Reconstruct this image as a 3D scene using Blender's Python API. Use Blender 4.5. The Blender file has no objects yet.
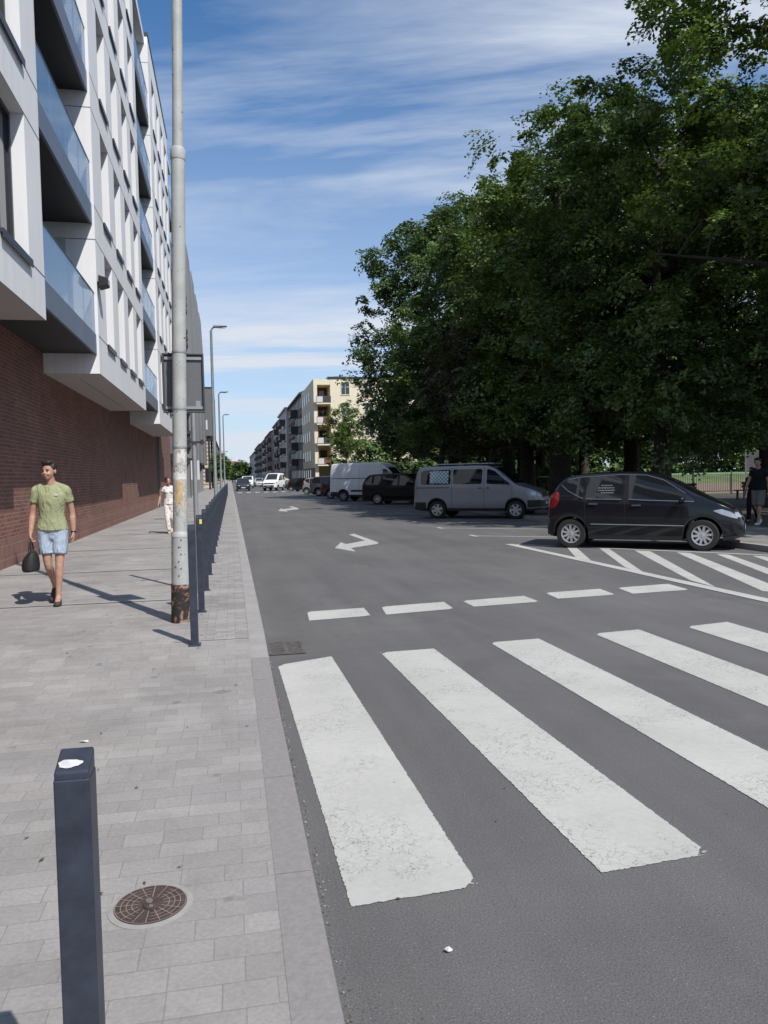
import bpy, bmesh, math, random
import numpy as np
from mathutils import Vector, Matrix
random.seed(7)
R = math.radians
scene = bpy.context.scene
COL = scene.collection
PI = math.pi

# ------------------------------------------------------------------ camera
F_PX, CAM_H = 769.0, 1.60
YAW, PITCH, ROLL = R(11.19), R(2.684), 0.02
cam_d = bpy.data.cameras.new('camera')
cam = bpy.data.objects.new('camera', cam_d); COL.objects.link(cam)
scene.camera = cam
cam_d.sensor_fit = 'VERTICAL'; cam_d.sensor_height = 24.0
cam_d.lens = 24.0 * F_PX / 1024.0
cam_d.clip_start = 0.05; cam_d.clip_end = 5000
cam.location = (0, 0, CAM_H)
cam.matrix_world = (Matrix.Translation((0, 0, CAM_H)) @ Matrix.Rotation(-YAW, 4, 'Z')
                    @ Matrix.Rotation(PI/2 - PITCH, 4, 'X') @ Matrix.Rotation(-ROLL, 4, 'Z'))
_M = cam.matrix_world.to_3x3()

def G(x, y, z=0.0):
    """ground point seen at a pixel of the survey photograph"""
    r = _M @ Vector((x - 384.0, -(y - 512.0), -F_PX))
    t = (z - CAM_H) / r.z
    return Vector((r.x*t, r.y*t, z))

# ------------------------------------------------------------------ properties
def tag(o, label=None, cat=None, group=None, kind=None):
    if label: o['label'] = label
    if cat: o['category'] = cat
    if group: o['group'] = group
    if kind: o['kind'] = kind
    return o

def empty(name, loc=(0, 0, 0), rz=0.0, label=None, cat=None, group=None):
    o = bpy.data.objects.new(name, None); COL.objects.link(o)
    o.empty_display_size = 0.2
    o.location = loc; o.rotation_euler = (0, 0, rz)
    return tag(o, label, cat, group)

def copy_tree(o, parent=None):
    c = o.copy(); COL.objects.link(c)
    if parent is not None: c.parent = parent
    for ch in list(o.children): copy_tree(ch, c)
    return c

# ------------------------------------------------------------------ mesh builder
class MB:
    def __init__(s): s.v = []; s.f = []; s.m = []; s.cur = 0
    def add(s, verts, faces):
        b = len(s.v); s.v += [tuple(p) for p in verts]
        for f in faces: s.f.append(tuple(b + i for i in f)); s.m.append(s.cur)
    def box(s, x0, x1, y0, y1, z0, z1):
        s.add([(x0,y0,z0),(x1,y0,z0),(x1,y1,z0),(x0,y1,z0),(x0,y0,z1),(x1,y0,z1),(x1,y1,z1),(x0,y1,z1)],
              [(0,3,2,1),(4,5,6,7),(0,1,5,4),(1,2,6,5),(2,3,7,6),(3,0,4,7)])
        return s
    def obox(s, c, ax, ay, az):
        c, ax, ay, az = map(Vector, (c, ax, ay, az))
        P = [c + i*ax + j*ay + k*az for k in (-1, 1) for (i, j) in ((-1,-1),(1,-1),(1,1),(-1,1))]
        s.add(P, [(0,3,2,1),(4,5,6,7),(0,1,5,4),(1,2,6,5),(2,3,7,6),(3,0,4,7)]); return s
    def quad(s, a, b, c, d): s.add([a, b, c, d], [(0,1,2,3)]); return s
    def poly(s, pts): s.add(pts, [tuple(range(len(pts)))]); return s
    def prism(s, pts, h):
        """flat polygon (xyz, ccw seen from +h) extruded along vector h"""
        n = len(pts); h = Vector(h); P = [Vector(p) for p in pts]
        s.add(P + [p + h for p in P], [tuple(range(n-1, -1, -1)), tuple(range(n, 2*n))] +
              [(i, (i+1) % n, n + (i+1) % n, n + i) for i in range(n)]); return s
    def tube(s, pts, rad, n=10, cap=True, flat=None):
        """rings along pts; rad a number, list of numbers or of (ra, rb)"""
        P = [Vector(p) for p in pts]; k = len(P)
        rr = rad if isinstance(rad, (list, tuple)) else [rad]*k
        rings = []; prev = None
        for i in range(k):
            d = (P[min(i+1, k-1)] - P[max(i-1, 0)])
            if d.length < 1e-9: d = Vector((0, 0, 1))
            d.normalize()
            ref = Vector(flat) if flat is not None else (Vector((1, 0, 0)) if abs(d.x) < 0.9 else Vector((0, 1, 0)))
            if flat is None and prev is not None: ref = prev
            a = ref - d*ref.dot(d)
            if a.length < 1e-6: a = d.orthogonal()
            a.normalize(); b = d.cross(a); prev = a
            ra, rb = rr[i] if isinstance(rr[i], (list, tuple)) else (rr[i], rr[i])
            rings.append([P[i] + a*ra*math.cos(t) + b*rb*math.sin(t) for t in [2*PI*j/n for j in range(n)]])
        V = [p for r in rings for p in r]; Fc = []
        for i in range(k-1):
            for j in range(n):
                j2 = (j+1) % n
                Fc.append((i*n+j, i*n+j2, (i+1)*n+j2, (i+1)*n+j))
        if cap: Fc += [tuple(range(n-1, -1, -1)), tuple((k-1)*n + j for j in range(n))]
        s.add(V, Fc); return s
    def lathe(s, prof, n=24, axis='z', c=(0, 0, 0), cap=True):
        """prof: (radius, height) pairs"""
        V = []; k = len(prof)
        for (r, h) in prof:
            for j in range(n):
                t = 2*PI*j/n; a, b = r*math.cos(t), r*math.sin(t)
                p = {'z': (a, b, h), 'y': (b, h, a), 'x': (h, a, b)}[axis]
                V.append((p[0]+c[0], p[1]+c[1], p[2]+c[2]))
        Fc = [(i*n+j, i*n+(j+1) % n, (i+1)*n+(j+1) % n, (i+1)*n+j) for i in range(k-1) for j in range(n)]
        if cap: Fc += [tuple(range(n-1, -1, -1)), tuple((k-1)*n+j for j in range(n))]
        s.add(V, Fc); return s
    def ball(s, c, r, nu=14, nv=9):
        rx, ry, rz = r if isinstance(r, (tuple, list)) else (r, r, r)
        V = [(c[0], c[1], c[2]-rz)]
        for i in range(1, nv):
            p = PI*i/nv - PI/2
            V += [(c[0]+rx*math.cos(p)*math.cos(2*PI*j/nu), c[1]+ry*math.cos(p)*math.sin(2*PI*j/nu), c[2]+rz*math.sin(p)) for j in range(nu)]
        V.append((c[0], c[1], c[2]+rz)); Fc = []
        for j in range(nu):
            Fc.append((0, 1+(j+1) % nu, 1+j))
            for i in range(nv-2):
                a = 1+i*nu
                Fc.append((a+j, a+(j+1) % nu, a+nu+(j+1) % nu, a+nu+j))
            a = 1+(nv-2)*nu
            Fc.append((a+j, a+(j+1) % nu, len(V)-1))
        s.add(V, Fc); return s
    def mesh(s, name, mats, smooth=False, sharp=None):
        me = bpy.data.meshes.new(name)
        me.from_pydata(s.v, [], s.f)
        for m in (mats if isinstance(mats, (list, tuple)) else [mats]): me.materials.append(m)
        me.polygons.foreach_set('material_index', s.m)
        if smooth: me.polygons.foreach_set('use_smooth', [True]*len(s.f))
        uv = me.uv_layers.new(name='uv')
        co = []
        for p in me.polygons:
            nx, ny, nz = (abs(c) for c in p.normal)
            for vi in p.vertices:
                x, y, z = s.v[vi]
                co += (x, y) if nz >= nx and nz >= ny else ((y, z) if nx >= ny else (x, z))
        uv.data.foreach_set('uv', co)
        me.update()
        if smooth and sharp: me.set_sharp_from_angle(angle=R(sharp))
        return me
    def build(s, name, mats, parent=None, smooth=False, sharp=40, bevel=0.0, loc=None):
        o = bpy.data.objects.new(name, s.mesh(name, mats, smooth, sharp)); COL.objects.link(o)
        if parent is not None: o.parent = parent
        if loc is not None: o.location = loc
        if bevel:
            b = o.modifiers.new('bevel', 'BEVEL'); b.width = bevel; b.segments = 2; b.limit_method = 'ANGLE'
        return o

# ------------------------------------------------------------------ materials
def new_mat(name):
    m = bpy.data.materials.new(name); m.use_nodes = True
    nt = m.node_tree; b = nt.nodes['Principled BSDF']
    return m, nt, b
def N(nt, t, **kw):
    n = nt.nodes.new(t)
    for k, v in kw.items():
        if hasattr(n, k): setattr(n, k, v)
        else: n.inputs[k].default_value = v
    return n
def L(nt, a, b): nt.links.new(a, b)
def coords(nt, kind='Object', scale=(1, 1, 1)):
    tc = N(nt, 'ShaderNodeTexCoord'); mp = N(nt, 'ShaderNodeMapping')
    mp.inputs['Scale'].default_value = scale
    L(nt, tc.outputs[kind], mp.inputs['Vector']); return mp.outputs['Vector']
def noise(nt, vec, scale, detail=4, rough=0.6, dist=0.0):
    n = N(nt, 'ShaderNodeTexNoise'); n.inputs['Scale'].default_value = scale
    n.inputs['Detail'].default_value = detail; n.inputs['Roughness'].default_value = rough
    n.inputs['Distortion'].default_value = dist
    L(nt, vec, n.inputs['Vector']); return n.outputs['Fac']
def ramp(nt, fac, *stops):
    r = N(nt, 'ShaderNodeValToRGB'); e = r.color_ramp.elements
    while len(e) < len(stops): e.new(0.5)
    for i, (p, c) in enumerate(stops):
        e[i].position = p
        e[i].color = (c, c, c, 1) if isinstance(c, (int, float)) else (*c, 1)
    L(nt, fac, r.inputs['Fac']); return r.outputs['Color']
def mix(nt, fac, a, b, mode='MIX'):
    n = N(nt, 'ShaderNodeMix'); n.data_type = 'RGBA'; n.blend_type = mode
    for sock, v in ((n.inputs[0], fac), (n.inputs[6], a), (n.inputs[7], b)):
        if isinstance(v, bpy.types.NodeSocket): L(nt, v, sock)
        elif isinstance(v, (tuple, list)): sock.default_value = (*v, 1) if len(v) == 3 else v
        else: sock.default_value = v
    return n.outputs[2]
def bump(nt, b, h, strength=0.3, dist=0.01):
    n = N(nt, 'ShaderNodeBump'); n.inputs['Strength'].default_value = strength
    n.inputs['Distance'].default_value = dist
    L(nt, h, n.inputs['Height']); L(nt, n.outputs['Normal'], b.inputs['Normal'])

def plain(name, col, rough=0.6, metal=0.0, var=0.15, vs=6.0, coat=0.0, bmp=0.0, bs=60.0, spec=None):
    m, nt, b = new_mat(name)
    v = coords(nt); f = noise(nt, v, vs, 5)
    hi = tuple(min(1, c*(1+var)) for c in col); lo = tuple(c*(1-var) for c in col)
    L(nt, ramp(nt, f, (0.3, lo), (0.7, hi)), b.inputs['Base Color'])
    b.inputs['Roughness'].default_value = rough; b.inputs['Metallic'].default_value = metal
    if coat: b.inputs['Coat Weight'].default_value = coat; b.inputs['Coat Roughness'].default_value = 0.04
    if spec is not None: b.inputs['Specular IOR Level'].default_value = spec
    if bmp: bump(nt, b, noise(nt, v, bs, 4), bmp, 0.01)
    return m

def asphalt_mat():
    m, nt, b = new_mat('asphalt')
    v = coords(nt)
    base = ramp(nt, noise(nt, v, 0.35, 6, 0.65, 0.4), (0.25, (0.104, 0.102, 0.105)), (0.75, (0.152, 0.149, 0.149)))
    vs = coords(nt, scale=(3.2, 0.25, 1))
    streak = ramp(nt, noise(nt, vs, 0.6, 4), (0.35, 0.88), (0.7, 1.08))
    base = mix(nt, 1.0, base, streak, 'MULTIPLY')
    dust = ramp(nt, noise(nt, coords(nt, scale=(1, .45, 1)), 0.8, 5, 0.6, 1.2), (0.6, 0.0), (0.78, 0.35))
    base = mix(nt, dust, base, (0.225, 0.217, 0.21))
    fine = noise(nt, v, 130, 3, 0.7)
    base = mix(nt, 1.0, base, ramp(nt, fine, (0.25, 0.55), (0.75, 1.45)), 'MULTIPLY')
    sp = N(nt, 'ShaderNodeTexVoronoi'); sp.inputs['Scale'].default_value = 55; L(nt, v, sp.inputs['Vector'])
    stone = ramp(nt, sp.outputs['Distance'], (0.10, 0.7), (0.2, 0.0))
    tint = ramp(nt, noise(nt, v, 23, 2), (0.4, (0.06, 0.06, 0.06)), (0.6, (0.26, 0.25, 0.24)))
    base = mix(nt, stone, base, tint)
    pit = N(nt, 'ShaderNodeTexVoronoi'); pit.inputs['Scale'].default_value = 31; L(nt, v, pit.inputs['Vector'])
    pz = ramp(nt, noise(nt, v, 4.0, 4), (0.42, 0.25), (0.62, 0.8))
    base = mix(nt, mix(nt, 1.0, ramp(nt, pit.outputs['Distance'], (0.07, 1.0), (0.14, 0.0)), pz, 'MULTIPLY'), base, (0.05, 0.05, 0.05))
    tar = ramp(nt, noise(nt, v, 0.55, 5, 0.6, 1.5), (0.60, 0.0), (0.66, 0.30))
    base = mix(nt, tar, base, (0.085, 0.083, 0.083))
    L(nt, base, b.inputs['Base Color']); b.inputs['Roughness'].default_value = 0.85
    b.inputs['Specular IOR Level'].default_value = 0.3
    bump(nt, b, fine, 0.5, 0.006)
    return m

def paint_mat(name='road_paint', wear=0.0):
    m, nt, b = new_mat(name)
    v = coords(nt)
    col = ramp(nt, noise(nt, v, 1.3, 6), (0.3, (0.42, 0.42, 0.395)), (0.75, (0.52, 0.52, 0.49)))
    col = mix(nt, 1.0, col, ramp(nt, noise(nt, v, 26, 5), (0.3, 0.93), (0.7, 1.03)), 'MULTIPLY')
    cr = N(nt, 'ShaderNodeTexVoronoi'); cr.feature = 'DISTANCE_TO_EDGE'; cr.inputs['Scale'].default_value = 17
    dv = N(nt, 'ShaderNodeVectorMath'); dv.operation = 'ADD'
    nz = N(nt, 'ShaderNodeTexNoise'); nz.inputs['Scale'].default_value = 9; nz.inputs['Detail'].default_value = 5
    sc = N(nt, 'ShaderNodeVectorMath'); sc.operation = 'SCALE'; sc.inputs['Scale'].default_value = 0.22
    L(nt, v, nz.inputs['Vector']); L(nt, nz.outputs['Color'], sc.inputs[0]); L(nt, v, dv.inputs[0]); L(nt, sc.outputs[0], dv.inputs[1])
    L(nt, dv.outputs[0], cr.inputs['Vector'])
    crack = ramp(nt, cr.outputs['Distance'], (0.008, 0.9), (0.026, 0.0))
    zone = ramp(nt, noise(nt, v, 1.7, 3), (0.46, 0.0), (0.56, 0.95))
    col = mix(nt, mix(nt, 1.0, crack, zone, 'MULTIPLY'), col, (0.14, 0.135, 0.13))
    chips = ramp(nt, noise(nt, v, 95, 3, 0.7), (0.63, 0.0), (0.69, 0.7))
    zone2 = ramp(nt, noise(nt, v, 1.9, 5), (0.46, 0.0), (0.66, 1.0))
    col = mix(nt, mix(nt, 1.0, chips, zone2, 'MULTIPLY'), col, (0.12, 0.118, 0.115))
    L(nt, col, b.inputs['Base Color']); b.inputs['Roughness'].default_value = 0.75
    # worn away edges: real gaps in the paint film
    uvn = N(nt, 'ShaderNodeUVMap'); uvn.uv_map = 'edge'
    sp = N(nt, 'ShaderNodeSeparateXYZ'); L(nt, uvn.outputs['UV'], sp.inputs[0])
    ad = N(nt, 'ShaderNodeMath'); ad.operation = 'ADD'; L(nt, sp.outputs['X'], ad.inputs[0])
    ms = N(nt, 'ShaderNodeMath'); ms.operation = 'MULTIPLY_ADD'; ms.inputs[1].default_value = 0.03; ms.inputs[2].default_value = -0.0175
    L(nt, noise(nt, v, 38, 4, 0.7), ms.inputs[0]); L(nt, ms.outputs[0], ad.inputs[1])
    gt = N(nt, 'ShaderNodeMath'); gt.operation = 'GREATER_THAN'; gt.inputs[1].default_value = 0.0
    L(nt, ad.outputs[0], gt.inputs[0]); L(nt, gt.outputs[0], b.inputs['Alpha'])
    return m

def slab_mat(name, bw, rh, c1, c2, mortar, squash=0.7, rot=0.0, holes=False, msize=0.004):
    m, nt, b = new_mat(name)
    v = coords(nt)
    mp = N(nt, 'ShaderNodeMapping'); mp.inputs['Rotation'].default_value = (0, 0, rot); L(nt, v, mp.inputs['Vector'])
    br = N(nt, 'ShaderNodeTexBrick'); br.offset = 0.42; br.offset_frequency = 2; br.squash = squash; br.squash_frequency = 3
    br.inputs['Scale'].default_value = 1.0; br.inputs['Brick Width'].default_value = bw; br.inputs['Row Height'].default_value = rh
    br.inputs['Mortar Size'].default_value = msize; br.inputs['Mortar Smooth'].default_value = 0.3; br.inputs['Bias'].default_value = 0.0
    br.inputs['Color1'].default_value = (*c1, 1); br.inputs['Color2'].default_value = (*c2, 1); br.inputs['Mortar'].default_value = (*mortar, 1)
    L(nt, mp.outputs['Vector'], br.inputs['Vector'])
    col = br.outputs['Color']
    # slabs of one batch lie together: larger patches of tone
    br2 = N(nt, 'ShaderNodeTexBrick'); br2.offset = 0.3; br2.inputs['Scale'].default_value = 1.0
    br2.inputs['Brick Width'].default_value = bw*3; br2.inputs['Row Height'].default_value = rh*2; br2.inputs['Mortar Size'].default_value = 0.0
    br2.inputs['Color1'].default_value = (0.94, 0.94, 0.945, 1); br2.inputs['Color2'].default_value = (1.05, 1.045, 1.03, 1)
    L(nt, mp.outputs['Vector'], br2.inputs['Vector'])
    col = mix(nt, 1.0, col, br2.outputs['Color'], 'MULTIPLY')
    st = ramp(nt, noise(nt, v, 2.3, 6, 0.7, 0.8), (0.50, 0.0), (0.72, 0.45))
    col = mix(nt, st, col, (0.20, 0.19, 0.18))
    col = mix(nt, 1.0, col, ramp(nt, noise(nt, v, 0.9, 5, 0.6), (0.3, 0.82), (0.7, 1.14)), 'MULTIPLY')
    col = mix(nt, 1.0, col, ramp(nt, noise(nt, v, 60, 4, 0.7), (0.3, 0.86), (0.7, 1.12)), 'MULTIPLY')
    sp = ramp(nt, noise(nt, v, 5.5, 2, 0.5), (0.70, 0.0), (0.735, 0.5))
    col = mix(nt, sp, col, (0.13, 0.125, 0.12))
    if holes:
        vo = N(nt, 'ShaderNodeTexVoronoi'); vo.inputs['Scale'].default_value = 6.5; L(nt, v, vo.inputs['Vector'])
        col = mix(nt, ramp(nt, vo.outputs['Distance'], (0.09, 0.75), (0.15, 0.0)), col, (0.06, 0.058, 0.055))
    L(nt, col, b.inputs['Base Color']); b.inputs['Roughness'].default_value = 0.8
    h = mix(nt, 0.25, ramp(nt, br.outputs['Fac'], (0.0, 1.0), (1.0, 0.0)), noise(nt, v, 70, 4))
    bump(nt, b, h, 0.5, 0.004)
    return m

def brick_mat(name, c1, c2, mortar, bw=0.25, rh=0.075, off=0.5):
    m, nt, b = new_mat(name)
    uv = N(nt, 'ShaderNodeUVMap'); uv.uv_map = 'uv'
    br = N(nt, 'ShaderNodeTexBrick'); br.offset = off
    br.inputs['Scale'].default_value = 1.0; br.inputs['Brick Width'].default_value = bw; br.inputs['Row Height'].default_value = rh
    br.inputs['Mortar Size'].default_value = 0.006; br.inputs['Mortar Smooth'].default_value = 0.2; br.inputs['Bias'].default_value = -0.1
    br.inputs['Color1'].default_value = (*c1, 1); br.inputs['Color2'].default_value = (*c2, 1); br.inputs['Mortar'].default_value = (*mortar, 1)
    L(nt, uv.outputs['UV'], br.inputs['Vector'])
    v = coords(nt)
    col = mix(nt, 1.0, br.outputs['Color'], ramp(nt, noise(nt, v, 1.1, 5), (0.3, 0.82), (0.7, 1.15)), 'MULTIPLY')
    col = mix(nt, 1.0, col, ramp(nt, noise(nt, v, 40, 3), (0.3, 0.85), (0.7, 1.12)), 'MULTIPLY')
    col = mix(nt, ramp(nt, noise(nt, coords(nt, scale=(1, .5, 2.2)), 1.7, 6, .7), (0.56, 0.0), (0.75, 0.35)), col, (0.10, 0.07, 0.06))
    L(nt, col, b.inputs['Base Color']); b.inputs['Roughness'].default_value = 0.8
    bump(nt, b, ramp(nt, br.outputs['Fac'], (0.0, 1.0), (1.0, 0.0)), 0.6, 0.008)
    return m

def leaf_mat(name, c0, c1, trans=0.25):
    m, nt, b = new_mat(name)
    g = N(nt, 'ShaderNodeNewGeometry')
    v = coords(nt)
    a = ramp(nt, g.outputs['Random Per Island'], (0.0, c0), (1.0, c1))
    col = mix(nt, 1.0, a, ramp(nt, noise(nt, v, 0.6, 4), (0.3, 0.62), (0.7, 1.5)), 'MULTIPLY')
    L(nt, col, b.inputs['Base Color']); b.inputs['Roughness'].default_value = 0.5
    b.inputs['Specular IOR Level'].default_value = 0.35
    t = N(nt, 'ShaderNodeBsdfTranslucent'); L(nt, mix(nt, 1.0, col, (1.15, 1.25, 0.5), 'MULTIPLY'), t.inputs['Color'])
    ms = N(nt, 'ShaderNodeMixShader'); ms.inputs[0].default_value = trans
    L(nt, b.outputs[0], ms.inputs[1]); L(nt, t.outputs[0], ms.inputs[2])
    L(nt, ms.outputs[0], nt.nodes['Material Output'].inputs['Surface'])
    return m

def glass_mat(name, tint, refl, opacity):
    m, nt, b = new_mat(name)
    b.inputs['Base Color'].default_value = (*tint, 1); b.inputs['Roughness'].default_value = 0.03
    b.inputs['Specular IOR Level'].default_value = refl
    b.inputs['Alpha'].default_value = opacity
    return m

def pole_mat():
    m, nt, b = new_mat('weathered_grey_paint')
    v = coords(nt)
    col = ramp(nt, noise(nt, v, 5, 6), (0.3, (0.33, 0.34, 0.33)), (0.7, (0.44, 0.45, 0.44)))
    sp = N(nt, 'ShaderNodeSeparateXYZ'); L(nt, v, sp.inputs[0])
    spots = ramp(nt, noise(nt, v, 16, 3, 0.55), (0.66, 0.0), (0.69, 0.85))
    col = mix(nt, spots, col, (0.10, 0.085, 0.07))
    # remnants of pasted bills between knee and eye height
    zone = N(nt, 'ShaderNodeMapRange'); zone.interpolation_type = 'SMOOTHSTEP'
    zone.inputs['From Min'].default_value = 1.0; zone.inputs['From Max'].default_value = 1.25; L(nt, sp.outputs['Z'], zone.inputs['Value'])
    zone2 = N(nt, 'ShaderNodeMapRange'); zone2.interpolation_type = 'SMOOTHSTEP'
    zone2.inputs['From Min'].default_value = 1.8; zone2.inputs['From Max'].default_value = 2.0
    zone2.inputs['To Min'].default_value = 1; zone2.inputs['To Max'].default_value = 0; L(nt, sp.outputs['Z'], zone2.inputs['Value'])
    zz = N(nt, 'ShaderNodeMath'); zz.operation = 'MULTIPLY'; L(nt, zone.outputs[0], zz.inputs[0]); L(nt, zone2.outputs[0], zz.inputs[1])
    f1 = noise(nt, coords(nt, scale=(1, 1, 0.6)), 17, 4, 0.6, 0.6)
    bills = ramp(nt, f1, (0.32, (0.12, 0.11, 0.10)), (0.40, (0.5, 0.5, 0.48)), (0.50, (0.32, 0.31, 0.29)), (0.56, (0.58, 0.57, 0.53)), (0.66, (0.24, 0.20, 0.16)))
    col = mix(nt, zz.outputs[0], col, bills)
    L(nt, col, b.inputs['Base Color']); b.inputs['Roughness'].default_value = 0.6
    bump(nt, b, noise(nt, v, 30, 4), 0.25, 0.01)
    return m
def rust_mat():
    m, nt, b = new_mat('flaking_black_paint')
    v = coords(nt)
    f = noise(nt, v, 9, 6, 0.65, 0.5)
    col = ramp(nt, f, (0.50, (0.018, 0.018, 0.018)), (0.54, (0.12, 0.05, 0.025)), (0.60, (0.32, 0.24, 0.19)), (0.70, (0.17, 0.07, 0.03)))
    L(nt, col, b.inputs['Base Color']); b.inputs['Roughness'].default_value = 0.8
    bump(nt, b, f, 0.4, 0.01)
    return m

def render_mat():
    m, nt, b = new_mat('white_render')
    v = coords(nt)
    col = ramp(nt, noise(nt, v, 0.7, 5), (0.3, (0.765, 0.77, 0.785)), (0.7, (0.80, 0.805, 0.82)))
    col = mix(nt, 1.0, col, ramp(nt, noise(nt, coords(nt, scale=(6, 6, .35)), 1.0, 5, .6), (0.45, 1.0), (0.75, 0.90)), 'MULTIPLY')
    col = mix(nt, 1.0, col, ramp(nt, noise(nt, v, 90, 3), (0.3, 0.96), (0.7, 1.03)), 'MULTIPLY')
    L(nt, col, b.inputs['Base Color']); b.inputs['Roughness'].default_value = .85
    bump(nt, b, noise(nt, v, 90, 4), .08, .01); return m
M = dict(
    asphalt=asphalt_mat(), paint=paint_mat(),
    slab=slab_mat('pavement_slabs', 0.24, 0.125, (0.285, 0.271, 0.265), (0.335, 0.319, 0.312), (0.245, 0.234, 0.228), msize=0.0026),
    cobble=slab_mat('small_pavers', 0.20, 0.10, (0.275, 0.262, 0.255), (0.36, 0.345, 0.335), (0.20, 0.19, 0.18), 1.0, 0, True, 0.004),
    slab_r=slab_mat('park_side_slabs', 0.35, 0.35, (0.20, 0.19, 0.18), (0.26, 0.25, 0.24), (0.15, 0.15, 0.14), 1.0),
    kerb=plain('pale_kerb_stone', (0.315, 0.303, 0.296), 0.8, 0, 0.12, 5, bmp=0.3),
    kerb_d=plain('purple_grey_granite', (0.245, 0.230, 0.231), 0.8, 0, 0.10, 30, bmp=0.3),
    brick=brick_mat('dark_red_brick', (0.165, 0.068, 0.052), (0.245, 0.102, 0.074), (0.28, 0.22, 0.19)),
    soldier=brick_mat('soldier_brick', (0.195, 0.088, 0.070), (0.265, 0.122, 0.095), (0.28, 0.22, 0.195), 0.075, 0.25, 0.0),
    plaster=render_mat(),
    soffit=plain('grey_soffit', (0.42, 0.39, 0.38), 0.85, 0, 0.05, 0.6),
    joint=plain('dark_joint', (0.12, 0.12, 0.13), 0.7),
    fascia=plain('blue_grey_fascia', (0.115, 0.145, 0.20), 0.45, 0.0, 0.08, 2),
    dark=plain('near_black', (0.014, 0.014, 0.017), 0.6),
    sill=plain('anthracite_metal', (0.05, 0.052, 0.06), 0.4, 0.3),
    glass=glass_mat('window_glass', (0.03, 0.035, 0.045), 0.9, 1.0),
    railglass=glass_mat('railing_glass', (0.20, 0.34, 0.52), 0.8, 0.62),
    sky_painted_glass=glass_mat('sky_painted_door_glass', (0.45, 0.52, 0.56), 0.6, 1.0),  # pale base colour stands in for the sky reflected in the door glass
    bollard=plain('blue_grey_powder_coat', (0.030, 0.037, 0.056), 0.45, 0.0, 0.35, 14, bmp=0.05, bs=200),
    white=plain('white_sticker', (0.60, 0.60, 0.62), 0.5, 0, 0.18, 30),
    yellow=plain('yellow_sticker', (0.75, 0.65, 0.10), 0.5),
    bill=plain('torn_orange_poster', (0.50, 0.36, 0.19), 0.8, 0, 0.25, 18),
    pole=pole_mat(), rust=rust_mat(),
    galv=plain('galvanised_steel', (0.30, 0.31, 0.33), 0.5, 0.4, 0.1, 8),
    lampgrey=plain('lamp_grey', (0.20, 0.225, 0.25), 0.5, 0.2),
    signback=plain('grey_sign_back', (0.125, 0.128, 0.135), 0.55, 0.1, 0.08, 4),
    signrim=plain('dark_sign_rim', (0.045, 0.048, 0.05), 0.5),
    iron=plain('rusty_cast_iron', (0.075, 0.056, 0.052), 0.7, 0.2, 0.35, 25, bmp=0.2),
    ironhi=plain('worn_iron_ribs', (0.33, 0.24, 0.20), 0.6, 0.2, 0.25, 40),
    concrete=plain('concrete_ring', (0.30, 0.295, 0.285), 0.85, 0, 0.1, 20),
    bark=plain('bark', (0.045, 0.038, 0.03), 0.9, 0, 0.4, 7, bmp=0.8, bs=18),
    soil=plain('dry_soil', (0.065, 0.056, 0.044), 0.95, 0, 0.3, 0.7, bmp=0.5, bs=9),
    lawn=plain('dry_lawn', (0.10, 0.135, 0.05), 0.95, 0, 0.35, 0.6, bmp=0.6, bs=12),
    sand=plain('sandy_court', (0.19, 0.13, 0.095), 0.95, 0, 0.15, 0.5),
)
def sheet(name, pts, m, z=None, kind='structure', label=None, cat=None):
    mb = MB(); mb.poly([(p[0], p[1], p[2] if z is None else z) for p in pts])
    return tag(mb.build(name, m), label, cat, None, kind)

# ================================================================== SETTING
def pav_z(y):
    t = min(1, max(0, (y - 5.9) / 1.6)); t = t*t*(3-2*t)
    return 0.035 + (0.10 - 0.035)*t
KI, KO = 0.125, 0.277
def strip(mb, x0, x1, ys, zf, dz=0.0):
    for a, b in zip(ys, ys[1:]):
        mb.quad((x0, a, zf(a)+dz), (x1, a, zf(a)+dz), (x1, b, zf(b)+dz), (x0, b, zf(b)+dz))
sheet('terrain', [(-900, -300, -.03), (900, -300, -.03), (900, 1500, -.03), (-900, 1500, -.03)], M['soil'], label='flat bare ground under the whole street', cat='ground')
sheet('road', [(KO-.01, -12, 0), (10.2, -12, 0), (10.2, 560, 0), (KO-.01, 560, 0)], M['asphalt'], label='grey worn asphalt carriageway between the two kerbs', cat='road')
ys = [-6, 0, 5.9] + [5.9+.2*i for i in range(1, 9)] + [9, 20, 60, 200, 560]
mb = MB(); strip(mb, -4.3, KI, ys, pav_z)
tag(mb.build('pavement', M['slab']), 'grey slab pavement beside the brick wall', 'pavement', None, 'structure')
mb = MB(); strip(mb, -0.56, KI-.004, [y for y in ys if y >= 7.3], pav_z, 0.004)
tag(mb.build('paver_strip', M['cobble']), 'strip of small pale pavers under the bollard row', 'pavement', None, 'structure')
mb = MB()
for y in (9.9, 13.4, 17.6, 22.4, 28, 34):
    strip(mb, -4.0, -.57, [y, y+.10], pav_z, 0.008)
tag(mb.build('slab_course', plain('pale_slab_course', (0.33, 0.318, 0.312), .8, 0, .15, 3)), 'pale slab courses laid across the pavement', 'pavement', None, 'structure')
def kerb(y0, y1, name, m, label, top=0.0, step=1.0):
    mb = MB(); y = y0
    while y < y1 - .05:
        e = min(y + step, y1); g = 0.004
        za, zb = pav_z(y)+.002, pav_z(e)+.002
        P = [(KI, y+g, -.1), (KO, y+g, -.1), (KO, e-g, -.1), (KI, e-g, -.1), (KI, y+g, za), (KO-.012, y+g, za), (KO-.012, e-g, zb), (KI, e-g, zb),
             (KO, y+g, za-.014), (KO, e-g, zb-.014)]
        mb.add(P, [(4,5,6,7), (5,8,9,6), (8,1,2,9), (0,4,7,3), (0,1,8,5,4), (3,7,6,9,2)])
        y = e
    return tag(mb.build(name, m), label, 'kerb', None, 'structure')
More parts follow.
